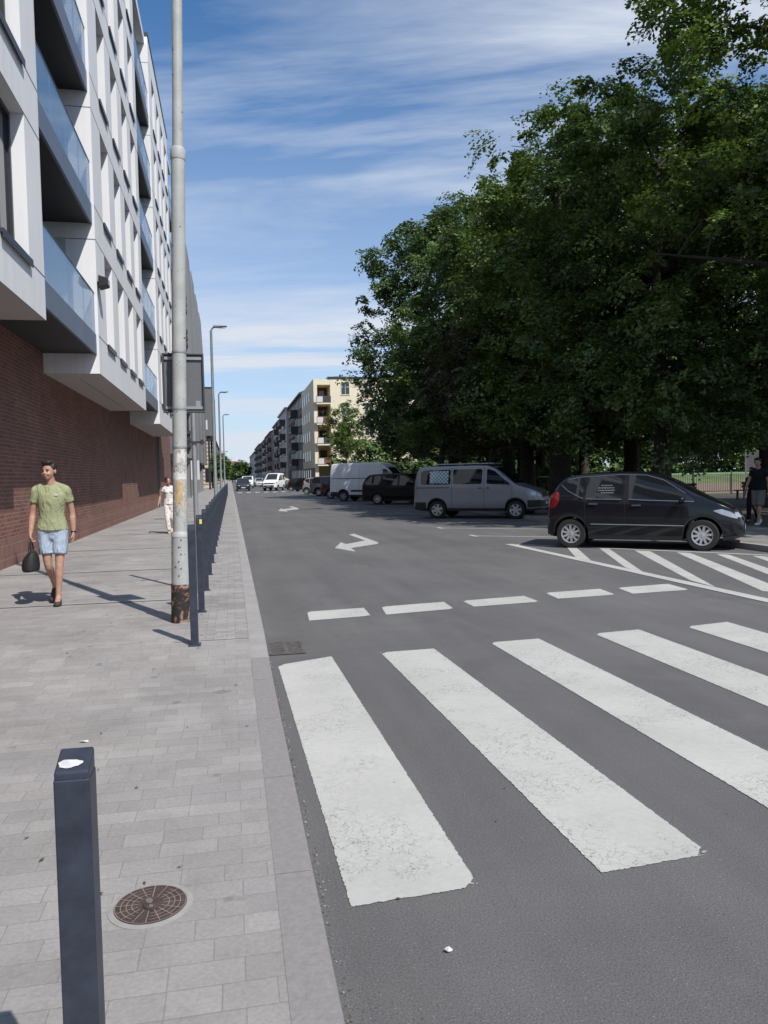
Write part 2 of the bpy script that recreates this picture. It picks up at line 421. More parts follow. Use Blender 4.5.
kerb(-6, 6.62, 'dropped_kerb', M['kerb_d'], 'low purple grey granite kerb at the zebra crossing')
kerb(6.62, 120, 'kerb', M['kerb'], 'pale raised kerb along the bollard row')
mb = MB(); mb.box(KI, KO, 120, 560, -.1, .1); tag(mb.build('far_kerb', M['kerb']), 'far stretch of pale kerb down the street', 'kerb', None, 'structure')
# park side
mb = MB()
y = -12
while y < 110:
    mb.box(10.0, 10.15, y+.004, y+.996, -.1, .12); y += 1
tag(mb.build('park_kerb', M['kerb']), 'kerb along the park side behind the parked cars', 'kerb', None, 'structure')
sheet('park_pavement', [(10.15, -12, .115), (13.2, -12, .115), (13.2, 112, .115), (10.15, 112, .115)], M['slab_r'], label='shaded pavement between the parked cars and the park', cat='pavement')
sheet('park_ground', [(13.2, -12, .108), (90, -12, .108), (90, 42.5, .108), (13.2, 42.5, .108)], M['soil'], label='bare shaded soil under the park trees', cat='ground')
sheet('sandy_court', [(13.2, 42.5, .104), (110, 42.5, .104), (110, 76, .104), (13.2, 76, .104)], M['sand'], label='sunlit sandy court behind the park fence', cat='ground')
mb = MB(); mb.quad((13.2, 76, .10), (110, 76, .10), (110, 86, 1.15), (13.2, 86, 1.15)); mb.quad((13.2, 86, 1.15), (110, 86, 1.15), (110, 106, 1.2), (13.2, 106, 1.2)); mb.quad((13.2, 106, 1.2), (110, 106, 1.2), (110, 109, .1), (13.2, 109, .1))
tag(mb.build('lawn', M['lawn']), 'sunlit grass bank behind the sandy court', 'lawn', None, 'structure')
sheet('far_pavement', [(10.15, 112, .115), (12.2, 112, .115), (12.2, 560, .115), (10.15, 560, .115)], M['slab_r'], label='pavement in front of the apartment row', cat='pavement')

# ---- painted markings: grid meshes with an edge-distance uv so worn edges are real gaps
def marking(name, quads, label, z=0.004, m=None, nx=8, ny=24):
    V = []; Fc = []; E = []
    for q in quads:
        q = [Vector((p[0], p[1], 0)) for p in q]
        w = ((q[1]-q[0]).length + (q[2]-q[3]).length)/2; h = ((q[3]-q[0]).length + (q[2]-q[1]).length)/2
        b = len(V)
        us = sorted(set([0, min(.06/w, .45), max(1-.06/w, .55), 1])); vs_ = sorted(set([0, min(.06/h, .45), max(1-.06/h, .55), 1]))
        for v in vs_:
            for u in us:
                p = (q[0]*(1-u)+q[1]*u)*(1-v) + (q[3]*(1-u)+q[2]*u)*v
                V.append((p.x, p.y, z)); E.append(min(u, 1-u)*w if min(u, 1-u)*w < min(v, 1-v)*h else min(v, 1-v)*h)
        k = len(us)
        for j in range(len(vs_)-1):
            for i in range(k-1): Fc.append((b+j*k+i, b+j*k+i+1, b+(j+1)*k+i+1, b+(j+1)*k+i))
    me = bpy.data.meshes.new(name); me.from_pydata(V, [], Fc); me.materials.append(m or M['paint'])
    uv = me.uv_layers.new(name='edge')
    for lp in me.loops: uv.data[lp.index].uv = (E[lp.vertex_index], 0)
    o = bpy.data.objects.new(name, me); COL.objects.link(o)
    return tag(o, label, 'road marking', None, 'structure')

zebra = [((.39, 2.76), (.90, 2.79), (.835, 6.76), (.345, 6.56)), ((1.40, 2.77), (1.91, 2.81), (1.79, 6.80), (1.28, 6.78)),
         ((2.44, 2.79), (2.95, 2.82), (2.87, 6.93), (2.36, 6.90)), ((3.50, 2.81), (4.02, 2.84), (3.99, 7.05), (3.47, 6.99)),
         ((4.55, 2.84), (5.07, 2.87), (5.05, 7.14), (4.51, 7.04)), ((5.62, 2.87), (6.13, 2.90), (6.10, 7.22), (5.58, 7.14)),
         ((6.66, 2.90), (7.17, 2.92), (7.15, 7.30), (6.63, 7.24)), ((7.70, 2.92), (8.20, 2.94), (8.18, 7.38), (7.68, 7.32)), ((8.72, 2.94), (9.22, 2.96), (9.22, 7.46), (8.70, 7.4))]
zl = ['first', 'second', 'third', 'fourth', 'fifth', 'sixth', 'seventh', 'eighth', 'ninth']
for i, q in enumerate(zebra):
    marking('crosswalk_stripe', [q], zl[i] + ' worn white zebra stripe counted from the bollard side kerb')
dl = ['first', 'second', 'third', 'fourth', 'fifth']
for i, q in enumerate([[(309,621),(371,616),(364,608),(307,612)], [(386,615),(454,609),(444,602),(381,607)], [(474,607),(540,602),(524,596),(462,601)],
          [(558,599),(616,595),(600,589),(545,593)], [(633,594),(690,590),(668,584),(617,588)]]):
    marking('give_way_dash', [[G(*p) for p in q]], dl[i] + ' white dash of the broken line before the zebra, from the bollard side')
hatch = [[(566,546.6),(576,547.2),(592,561.5),(577,559)], [(599,548.2),(609,548.7),(645,573.5),(625,567.5)], [(634,550.4),(650,551.2),(716,587.5),(690,580.5)],
         [(676,552.4),(690,553),(790,592),(764,592)], [(716,554.2),(729,554.8),(830,590),(812,592)], [(752,555.8),(765,556.3),(860,584),(848,590)]]
marking('hatched_area', [[G(*p) for p in q] for q in hatch], 'white diagonal hatching on the road beside the black hatchback', 0.004)
o1 = G(509, 544.3); o2 = G(768, 555.5); o3 = G(768, 601)
def thick(a, b, w, ext=0.0):
    d = (b-a).normalized(); n = Vector((-d.y, d.x, 0))*w/2; b = b + d*ext
    return [a-n, b-n, b+n, a+n]
marking('hatch_outline', [thick(o1, o3, .20, 1.2), thick(o1 + (o2-o1)*.03, o2, .13, 0.4)], 'white outline around the diagonal hatching beside the black hatchback', 0.007)
def flat_poly(name, pts, label, z=0.004):
    mb = MB(); P = [G(*p) for p in pts]; mb.poly([(p.x, p.y, z) for p in P]); o = mb.build(name, M['paint_s'])
    bm = bmesh.new(); bm.from_mesh(o.data); bmesh.ops.triangulate(bm, faces=bm.faces)
    for f in bm.faces:
        if f.normal.z < 0: f.normal_flip()
    bm.to_mesh(o.data); bm.free()
    return tag(o, label, 'road marking', None, 'structure')
M['paint_s'] = plain('faded_road_paint', (0.42, 0.42, 0.40), .75, 0, .18, 14)
flat_poly('lane_arrow', [(334.8,548.2),(341,542.3),(346,544.3),(365,540.6),(349,534.8),(354,533.8),(378.5,542.6),(377.5,544),(351,548.2),(356,551.8)], 'nearer white bent arrow painted on the road', 0.004)
flat_poly('lane_arrow', [(278.3,511),(281,508.6),(283.5,509.3),(293,508),(288.5,506.7),(292,506.3),(299,508.5),(298,509.3),(286,510.6),(288,511.8)], 'farther small white arrow painted on the road', 0.004)
AH = R(32)                                                    # parked cars stand at this slant to the kerb
pd = Vector((math.cos(R(36)), -math.sin(R(36)), 0))
qs = []
for k in range(16):
    a = Vector((6.15, 19.06 + 3.25*k, 0)); qs.append(thick(a, a + pd*4.6, .10)); 
marking('parking_lines', qs, 'slanting white bay lines under the parked vans', 0.004, M['paint'])
marking('parking_ticks', [thick(Vector((6.12, 19.06+3.25*k-.3, 0)), Vector((6.12, 19.06+3.25*k+.3, 0)), .12) for k in range(16)], 'short white ticks at the ends of the bay lines', 0.008)
marking('far_crosswalk', [[(.7+i, 88), (1.2+i, 88), (1.2+i, 92), (.7+i, 92)] for i in range(9)], 'far zebra crossing before the white truck', 0.004)

# drain, manhole, grit -------------------------------------------------------
d0, d1, d2, d3 = (Vector((.31, 6.95, 0)), Vector((.60, 6.97, 0)), Vector((.60, 7.46, 0)), Vector((.31, 7.42, 0)))
M['grate'] = plain('dull_grey_iron', (.115, .105, .10), .75, .2, .35, 18, bmp=.2)
r = empty('drain_grate', (.455, 7.2, 0), 0, 'rusty road drain grate set in the asphalt by the kerb', 'drain')
mb = MB(); mb.box(-.17, .17, -.26, .26, -.05, .005); mb.build('pit', M['dark'], r)
mb = MB()
for (a, b, c, d) in ((-.17,.17,-.26,-.23), (-.17,.17,.23,.26), (-.17,-.14,-.23,.23), (.14,.17,-.23,.23)): mb.box(a, b, c, d, .0, .012)
mb.build('grate_frame', M['grate'], r)
mb = MB()
for i in range(9): mb.box(-.14, .14, -.215+i*.05, -.19+i*.05, .002, .010)
mb.box(-.02, .02, -.23, .23, .001, .0095); mb.build('grate_bars', M['grate'], r)
r = empty('manhole_cover', (-.335, 2.885, pav_z(2.9)), R(20), 'small round rusty cast iron cover set in the slabs near the first bollard', 'manhole cover')
mb = MB(); mb.lathe([(.152, -.02), (.152, .003), (.131, .005)], 48); mb.build('ring', M['concrete'], r)
mb = MB(); mb.lathe([(.130, -.01), (.130, .006)], 48); mb.build('plate', M['iron'], r)
mb = MB()
for rad in (.128, .108, .088, .068):
    for k in range(40):
        a, b = 2*PI*k/40, 2*PI*(k+1)/40
        if rad < .12 and (.12 < ((a/(2*PI))+.03) % .5 < .22): continue
        for (ra, rb) in ((rad-.0028, rad),):
            mb.quad((ra*math.cos(a), ra*math.sin(a), .0085), (rb*math.cos(a), rb*math.sin(a), .0085), (rb*math.cos(b), rb*math.sin(b), .0085), (ra*math.cos(b), ra*math.sin(b), .0085))
for k in range(16):
    t = 2*PI*k/16; c, s = math.cos(t), math.sin(t); w = .0016
    mb.quad((.045*c+w*s, .045*s-w*c, .0088), (.128*c+w*s, .128*s-w*c, .0088), (.128*c-w*s, .128*s+w*c, .0088), (.045*c-w*s, .045*s+w*c, .0088))
mb.build('ribs', M['ironhi'], r)
mb = MB(); mb.prism([(.05*math.cos(t)*.55, .05*math.sin(t), .006) for t in [2*PI*i/20 for i in range(20)]], (0, 0, .0036)); mb.build('oval_boss', M['iron'], r)
mb = MB(); mb.prism([(.012*math.cos(t), .02+.02*math.sin(t), .0101) for t in [2*PI*i/12 for i in range(12)]], (0, 0, .0008))
mb.prism([(.008*math.cos(t)-.004, -.02+.010*math.sin(t), .0101) for t in [2*PI*i/12 for i in range(12)]], (0, 0, .0008)); mb.build('lifting_plug', plain('worn_plug', (.17, .14, .13), .7), r)
mb = MB(); rnd = random.Random(3)
for i in range(900):
    y = rnd.uniform(1.2, 11) if i < 700 else rnd.uniform(1, 18); x = KO + .008 + abs(rnd.gauss(0, .016)); s_ = rnd.uniform(.0012, .0045)
    a = rnd.uniform(0, PI); ax = Vector((math.cos(a), math.sin(a), 0))*s_; ay = Vector((-math.sin(a), math.cos(a), 0))*s_*rnd.uniform(.4, 1)
    mb.cur = rnd.choice((0, 0, 0, 1, 1, 2)); mb.obox((x, y, s_*.4), ax, ay, (0, 0, s_*.4))
tag(mb.build('gutter_grit', [plain('grit_brown', (.10, .085, .07)), plain('grit_grey', (.22, .21, .20)), plain('grit_pale', (.40, .37, .33))]), 'dark grit and small stones gathered along the kerb', 'grit', None, 'stuff')
mb = MB(); rnd = random.Random(5)
for i in range(150):
    x, y = rnd.uniform(-3.8, .1), rnd.uniform(1.5, 13); s_ = rnd.uniform(.006, .018); a = rnd.uniform(0, 6.3)
    if i > 120: x, y = rnd.uniform(.4, 5), rnd.uniform(1.5, 9); s_ *= .7
    z = (pav_z(y)+.006) if x < KI else .006
    ax = Vector((math.cos(a), math.sin(a), .15))*s_; ay = Vector((-math.sin(a), math.cos(a), .1))*s_*.5; c = Vector((x, y, z+.003))
    mb.quad(c-ax, c-ay, c+ax, c+ay)
tag(mb.build('fallen_leaves', plain('dry_leaf', (.09, .075, .05))), 'scattered dry leaf bits on the pavement', 'leaves', None, 'stuff')
def scrap(x, y, s_, label, seed, zz):
    rn = random.Random(seed); mb = MB(); n = 7
    top = [(s_*rn.uniform(.6, 1.1)*math.cos(2*PI*i/n), s_*rn.uniform(.4, .8)*math.sin(2*PI*i/n), rn.uniform(.002, .012)) for i in range(n)]
    mb.prism(top, (0, 0, .002)); o = mb.build('paper_scrap', M['white'], None, loc=(x, y, zz)); return tag(o, label, 'litter', 'white paper scraps on the ground')
scrap(-.91, 4.83, .035, 'white paper scrap lying on the slabs beyond the first bollard', 1, pav_z(4.8))
g = G(448, 952); scrap(g.x, g.y, .016, 'tiny white scrap on the asphalt below the first zebra stripe', 2, .002)

# ================================================================== LIGHT AND SKY
SUN_EL = R(50); dx, dy = -.46, .888; n_ = math.hypot(dx, dy); dx /= n_; dy /= n_
sd = bpy.data.lights.new('sun', 'SUN'); sd.energy = 4.8; sd.angle = R(0.5); sd.color = (1.0, 0.95, 0.88)
so = bpy.data.objects.new('sun', sd); COL.objects.link(so)
so.rotation_euler = Vector((dx*math.cos(SUN_EL), dy*math.cos(SUN_EL), -math.sin(SUN_EL))).to_track_quat('-Z', 'Y').to_euler()
so.location = (20, -30, 40)
w = bpy.data.worlds.new('World'); scene.world = w; w.use_nodes = True
nt = w.node_tree; bg = nt.nodes['Background']
sky = N(nt, 'ShaderNodeTexSky'); sky.sky_type = 'NISHITA'; sky.sun_disc = False
sky.sun_elevation = SUN_EL; sky.sun_rotation = math.atan2(-dx, -dy)
sky.air_density = 1.0; sky.dust_density = 0.35; sky.ozone_density = 3.5; sky.altitude = 50
tc = N(nt, 'ShaderNodeTexCoord'); sep = N(nt, 'ShaderNodeSeparateXYZ'); L(nt, tc.outputs['Generated'], sep.inputs[0])
za = N(nt, 'ShaderNodeMath'); za.operation = 'ADD'; za.inputs[1].default_value = 0.12; L(nt, sep.outputs['Z'], za.inputs[0])
zm = N(nt, 'ShaderNodeMath'); zm.operation = 'MAXIMUM'; zm.inputs[1].default_value = 0.05; L(nt, za.outputs[0], zm.inputs[0])
dvx = N(nt, 'ShaderNodeMath'); dvx.operation = 'DIVIDE'; L(nt, sep.outputs['X'], dvx.inputs[0]); L(nt, zm.outputs[0], dvx.inputs[1])
dvy = N(nt, 'ShaderNodeMath'); dvy.operation = 'DIVIDE'; L(nt, sep.outputs['Y'], dvy.inputs[0]); L(nt, zm.outputs[0], dvy.inputs[1])
cmb = N(nt, 'ShaderNodeCombineXYZ'); L(nt, dvx.outputs[0], cmb.inputs[0]); L(nt, dvy.outputs[0], cmb.inputs[1])
def cloud_noise(rot, scale, sc, detail, rough, dist, off):
    mr = N(nt, 'ShaderNodeMapping'); mr.inputs['Rotation'].default_value = (0, 0, R(rot)); L(nt, cmb.outputs[0], mr.inputs['Vector'])
    mp = N(nt, 'ShaderNodeMapping'); mp.inputs['Scale'].default_value = scale; mp.inputs['Location'].default_value = off
    L(nt, mr.outputs['Vector'], mp.inputs['Vector'])
    return noise(nt, mp.outputs['Vector'], sc, detail, rough, dist)
CR = 14
c1 = cloud_noise(CR, (0.42, 1.25, 1), 1.25, 8, 0.58, 0.55, (1.1, 8.8, 0))
c2 = cloud_noise(CR+10, (0.6, 1.0, 1), 0.50, 3, 0.5, 0.2, (2.4, 5.2, 0))
c3 = cloud_noise(CR-8, (0.7, 3.4, 1), 2.6, 7, 0.66, 1.0, (7.7, 2.1, 0))
m1 = ramp(nt, c1, (0.40, 0.0), (0.61, 1.0)); m2 = ramp(nt, c2, (0.34, 0.25), (0.58, 1.0)); m3 = ramp(nt, c3, (0.30, 0.66), (0.70, 1.0))
cl = mix(nt, 1.0, mix(nt, 1.0, m1, m2, 'MULTIPLY'), m3, 'MULTIPLY')
# thin haze that whitens the low sky
hz = N(nt, 'ShaderNodeMapRange'); hz.inputs['From Min'].default_value = 0.0; hz.inputs['From Max'].default_value = 0.55
hz.inputs['To Min'].default_value = 0.62; hz.inputs['To Max'].default_value = 0.0; hz.interpolation_type = 'SMOOTHSTEP'
L(nt, sep.outputs['Z'], hz.inputs['Value'])
mx = N(nt, 'ShaderNodeMath'); mx.operation = 'ADD'; mx.use_clamp = True
sc_ = N(nt, 'ShaderNodeMath'); sc_.operation = 'MULTIPLY'; sc_.inputs[1].default_value = 0.95
L(nt, cl, sc_.inputs[0]); L(nt, sc_.outputs[0], mx.inputs[0]); L(nt, hz.outputs[0], mx.inputs[1])
col = mix(nt, mx.outputs[0], mix(nt, 1.0, sky.outputs[0], (0.84, 1.34, 1.66), 'MULTIPLY'), (8.3, 9.0, 10.2))
L(nt, col, bg.inputs['Color']); bg.inputs['Strength'].default_value = 0.085
scene.view_settings.view_transform = 'Standard'; scene.view_settings.look = 'None'
scene.view_settings.exposure = 0.0; scene.view_settings.gamma = 1.0; scene.view_settings.use_curve_mapping = False
scene.cycles.max_bounces = 6; scene.cycles.transparent_max_bounces = 12
scene.cycles.use_denoising = True
scene.cycles.caustics_reflective = False; scene.cycles.caustics_refractive = False

# ================================================================== LEFT BUILDINGS
def holed_wall(mb, us, vs, holes, X, depth, y_axis=True):
    """front face at X in the (y,z) plane with rectangular holes and their reveals going back by depth (towards -x)"""
    def hole(u, v): return any(a < u < b and c < v < d for (a, b, c, d) in holes)
    us = sorted(set(us + [h[0] for h in holes] + [h[1] for h in holes])); vs = sorted(set(vs + [h[2] for h in holes] + [h[3] for h in holes]))
    for i in range(len(us)-1):
        for j in range(len(vs)-1):
            if not hole((us[i]+us[i+1])/2, (vs[j]+vs[j+1])/2):
                mb.quad((X, us[i], vs[j]), (X, us[i+1], vs[j]), (X, us[i+1], vs[j+1]), (X, us[i], vs[j+1]))
    for (a, b, c, d) in holes:
        q = X - depth
        mb.quad((q, a, c), (q, a, d), (X, a, d), (X, a, c)); mb.quad((X, b, c), (X, b, d), (q, b, d), (q, b, c))
        mb.quad((q, a, d), (q, b, d), (X, b, d), (X, a, d)); mb.quad((X, a, c), (X, b, c), (q, b, c), (q, a, c))

BX, WX = -2.80, -3.98            # face of the bays, plane of the wall behind
ROOF = 19.45
FL = [4.85 + 2.86*i for i in range(5)]
HW = 2.11
white_block = empty('apartment_block', (-6, 30, 0), 0, 'white rendered apartment block with glass balconies above a dark red brick base', 'building')
wb = white_block
def inb(o):                      # child built in world coordinates
    o.parent = wb; o.matrix_parent_inverse = Matrix.Translation((6, -30, 0)); return o
def W_(mb, name, m, **k): return inb(mb.build(name, m, **k))
bays = [(3.6, 13.12, 4.17), (18.2, 27.75, 4.01), (32.95, 42.5, 3.93)]
gaps = [(-1.4, 3.6), (13.12, 18.2), (27.75, 32.95), (42.5, 46.6)]
# brick ground floor, with its soldier course proud of it
mb = MB(); mb.box(-9, WX, -4, 54.0, 0.62, 4.5); W_(mb, 'brick_base', M['brick'])
mb = MB(); mb.box(-9, WX+.025, -4, 54.02, 0.0, 0.30); mb.box(-9, WX+.02, -4, 54.01, 0.304, 0.62); W_(mb, 'brick_plinth', M['soldier'])
# main mass and bays
mb = MB(); mb.box(-14, -4.6, -4, 46.8, 4.5, ROOF)
W_(mb, 'rear_mass', M['plaster'])
win_p = []
for bi, (y0, y1, zb) in enumerate(bays):
    mb = MB(); holes = []
    if bi == 0: cols = [(10.72, 12.2), (8.6, 10.1), (6.3, 7.8), (4.1, 5.6)]
    else: cols = [(y0 + a, y0 + b) for (a, b) in ((1.22, 2.42), (3.36, 4.56), (5.46, 6.66), (7.52, 8.72))]
    for z in FL:
        for (a, b) in cols: holes.append((a, b, z, z + HW))
    D = 0.22
    holed_wall(mb, [y0, y1], [zb, ROOF], holes, BX, D)
    # returns, bottom (its own colour) and top
    mb.quad((-4.6, y0, zb), (BX, y0, zb), (BX, y0, ROOF), (-4.6, y0, ROOF))
    mb.quad((BX, y1, zb), (-4.6, y1, zb), (-4.6, y1, ROOF), (BX, y1, ROOF))
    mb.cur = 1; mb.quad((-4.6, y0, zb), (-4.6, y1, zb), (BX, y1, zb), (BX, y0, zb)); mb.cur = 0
    mb.quad((-4.6, y0, ROOF), (BX, y0, ROOF), (BX, y1, ROOF), (-4.6, y1, ROOF))
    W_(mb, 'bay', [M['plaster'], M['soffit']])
    mb = MB()                                   # joints, caps
    for z in FL:
        mb.box(BX, BX+.004, y0, y1, z-.012, z+.003)
        mb.box(BX, BX+.0035, y0, y1, z+HW-.004, z+HW+.011)
        mb.box(-3.9, BX, y0-.004, y0-.0002, z+HW-.004, z+HW+.012)
    W_(mb, 'joint_lines', M['joint'])
    if bi == 1:
        mb = MB(); mb.box(-3.40, -3.385, y0+.9, y1-1.0, zb-.006, zb-.001); W_(mb, 'soffit_joint', M['joint'])
    mb = MB(); mb.box(-4.7, BX+.03, y0-.03, y1+.03, ROOF+.002, ROOF+.14); W_(mb, 'parapet_cap', M['sill'])
    for (a, b, c, d) in holes:
        fr = MB(); q = BX - D
        t = .07
        for (p0, p1, q0, q1) in ((a, b, c, c+t), (a, b, d-t, d), (a, a+t, c+t, d-t), (b-t, b, c+t, d-t), ((a+b)/2-.035, (a+b)/2+.035, c+t, d-t)):
            fr.box(q-.05, q+.03, p0+.001, p1-.001, q0+.001, q1-.001)
        f = W_(fr, 'window', M['sill'])
        pn = MB(); pn.box(q-.03, q-.012, a+t, b-t, c+t, d-t); o = pn.build('pane', M['glass']); o.parent = f
        sl = MB(); sl.box(q+.031, BX+.05, a-.015, b+.015, c-.04, c+.012); sl.box(BX+.035, BX+.05, a-.015, b+.015, c-.10, c-.04)
        o = sl.build('sill', M['sill']); o.parent = f
# balconies between the bays
for gi, (y0, y1) in enumerate(gaps):
    mb = MB(); mb.box(-4.6, -4.3, y0+.001, y1-.001, 4.46, ROOF-.01); W_(mb, 'recess_wall', M['plaster'])
    mb = MB()
    mb.box(-4.6, BX-.12, y0+.002, y1-.002, ROOF-.3, ROOF-.012); W_(mb, 'recess_roof', M['plaster'])
    for k, z in enumerate(FL):
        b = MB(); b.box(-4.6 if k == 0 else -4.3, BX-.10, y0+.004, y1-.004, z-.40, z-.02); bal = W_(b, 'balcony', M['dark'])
        f = MB(); ym = (y0+y1)/2 + .9
        f.box(BX-.098, BX-.05, y0+.004, ym-.004, z-.42, z+.02); f.box(BX-.098, BX-.05, ym+.004, y1-.004, z-.42, z+.02)
        o = f.build('fascia', M['fascia']); o.parent = bal
        n = 4; st = (y1-y0-.02)/n
        for i in range(n):
            gmb = MB(); gmb.box(BX-.085, BX-.065, y0+.01+i*st+.008, y0+.01+(i+1)*st-.008, z+.021, z+.92)
            o = gmb.build('glass_panel', M['railglass']); o.parent = bal
        rl = MB(); rl.box(BX-.092, BX-.058, y0+.006, y1-.006, z+.921, z+.945); o = rl.build('handrail', M['sill']); o.parent = bal
        # balcony doors: one on the back wall, one with a painted sky reflection in the side of the next bay
        d = MB(); d.box(-4.3, -4.27, y0+1.2, y0+3.4, z+.0, z+2.1); o = d.build('door', M['glass']); o.parent = bal
        if gi < 3:
            d = MB(); d.box(-3.86, -3.42, y1-.03, y1-.006, z+.05, z+2.12); o = d.build('side_window', M['sky_painted_glass']); o.parent = bal
            d = MB(); d.box(-3.419, -3.30, y1-.028, y1-.006, z+.05, z+1.62); o = d.build('side_window_frame', M['sill']); o.parent = bal
# end of the block
mb = MB(); mb.tube([(WX+.09, 44.4, .1), (WX+.09, 44.4, 4.4)], .055, 10); W_(mb, 'downpipe', M['lampgrey'], smooth=True)
# flood light above the first balcony
r = empty('floodlight', (BX, 18.30, 6.02), 0, 'black box floodlight fixed on the white wall above the lowest glass balcony', 'floodlight')
mb = MB(); mb.box(.0, .05, -.03, .03, -.04, .04); mb.build('bracket', M['sill'], r)
mb = MB(); mb.prism([(.04, -.16, -.12), (.24, -.16, -.06), (.24, -.16, .10), (.04, -.16, .16)], (0, .32, 0)); mb.build('housing', M['dark'], r, bevel=.015)
mb = MB(); mb.box(.241, .246, -.13, .13, -.04, .08); mb.build('lens', M['glass'], r)

# ---- grey block with stacked balconies
g1 = plain('grey_cladding', (0.20, 0.20, 0.205), .6, 0, .06, .5); g2 = plain('dark_slab_edge', (0.045, 0.045, 0.05), .5)
gb = empty('grey_apartment_block', (-6, 80, 0), 0, 'tall grey apartment block with dark stacked balconies beyond the white block', 'building')
def P_(mb, name, m, root, **k):
    o = mb.build(name, m, **k); o.parent = root; o.matrix_parent_inverse = Matrix.Translation(-Vector(root.location)); return o
mb = MB(); mb.box(-16, -4.6, 58.2, 112, 0, 22.6); P_(mb, 'wall', plain('mid_grey_wall', (.22, .22, .23), .8, 0, .05, .4), gb)
for s_ in range(4):
    ya = 74.0 + s_*10.2; hb = 23.5
    mb = MB(); mb.prism([(-4.598, ya, 3.6), (-3.25, ya, 3.6), (-3.25, ya, 15.0), (-3.32, ya, 19.0), (-3.5, ya, hb), (-4.598, ya, hb)], (0, 6.4, 0)); P_(mb, 'fin_bay', g1, gb)
    for k in range(6):
        z = 4.6 + k*3.1
        for q in (0, .62, 1.24):
            mb = MB(); mb.box(-4.45, -3.55, ya-.45, ya-.002, z+q, z+q+.30); P_(mb, 'shade_bar', g2, gb)
        mb = MB(); mb.box(-4.1, -3.7, ya-.04, ya-.002, z+1.6, z+2.9); P_(mb, 'window', M['glass'], gb)
mb = MB(); mb.box(-4.598, -3.6, 58.3, 111.9, 3.0, 3.55); P_(mb, 'canopy', M['dark'], gb)
for k in range(9):
    mb = MB(); mb.box(-3.9, -3.55, 59+k*5.5, 59.35+k*5.5, 0, 2.995); P_(mb, 'arcade_column', g1, gb)
# ---- grey volume reaching over the pavement
gv = empty('grey_overhanging_building', (-5, 116, 0), 0, 'plain dark grey building that overhangs the pavement down the street', 'building')
gvm = plain('flat_grey_panels', (0.145, 0.145, 0.15), .6, 0, .04, .3)
mb = MB(); mb.box(-14, -2.28, 116, 134, 8.0, 15.0); P_(mb, 'upper_volume', gvm, gv)
mb = MB(); mb.box(-14, -5.2, 116.2, 134, 0, 7.998); P_(mb, 'ground_floor', M['dark'], gv)
for yy in (116.3, 133):
    mb = MB(); mb.box(-3.2, -2.9, yy, yy+.3, 0, 7.998); P_(mb, 'column', M['sill'], gv)
mb = MB(); mb.box(-3.72, -3.15, 115.95, 115.998, 8.9, 10.3); P_(mb, 'window', M['white'], gv)
mb = MB(); mb.box(-14, -2.26, 115.97, 115.999, 14.9, 15.12); P_(mb, 'parapet', M['dark'], gv)
# ---- cream banded building beyond it
cream = plain('cream_stone', (.60, .53, .42), .85, 0, .06, .5)
cb = empty('banded_cream_building', (-6, 150, 0), 0, 'cream stone building with horizontal bands behind the grey overhang', 'building')
mb = MB(); mb.box(-16, -2.9, 140, 230, 0, 9.2); P_(mb, 'wall', cream, cb)
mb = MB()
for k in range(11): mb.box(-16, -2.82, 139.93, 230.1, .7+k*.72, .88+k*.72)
P_(mb, 'stone_bands', plain('dark_band_stone', (.36, .30, .24), .9), cb)  # bands in a darker stone tone than the wall
mb = MB(); mb.prism([(-16, 139.9, 9.2), (-2.6, 139.9, 9.2), (-9, 139.9, 13)], (0, 90.3, 0)); P_(mb, 'roof', plain('roof_tile_grey', (.16, .12, .11), .9), cb)
for yy in (142, 146, 150, 154):
    for z in (1.2, 5.0):
        mb = MB(); mb.box(-2.9, -2.79, yy, yy+1.3, z, z+2.2); P_(mb, 'window', M['glass'], cb)
for x in (-4.4, -6.6):
    mb = MB(); mb.box(x, x+1.2, 139.88, 139.97, 1.2, 3.6); P_(mb, 'window', M['glass'], cb)

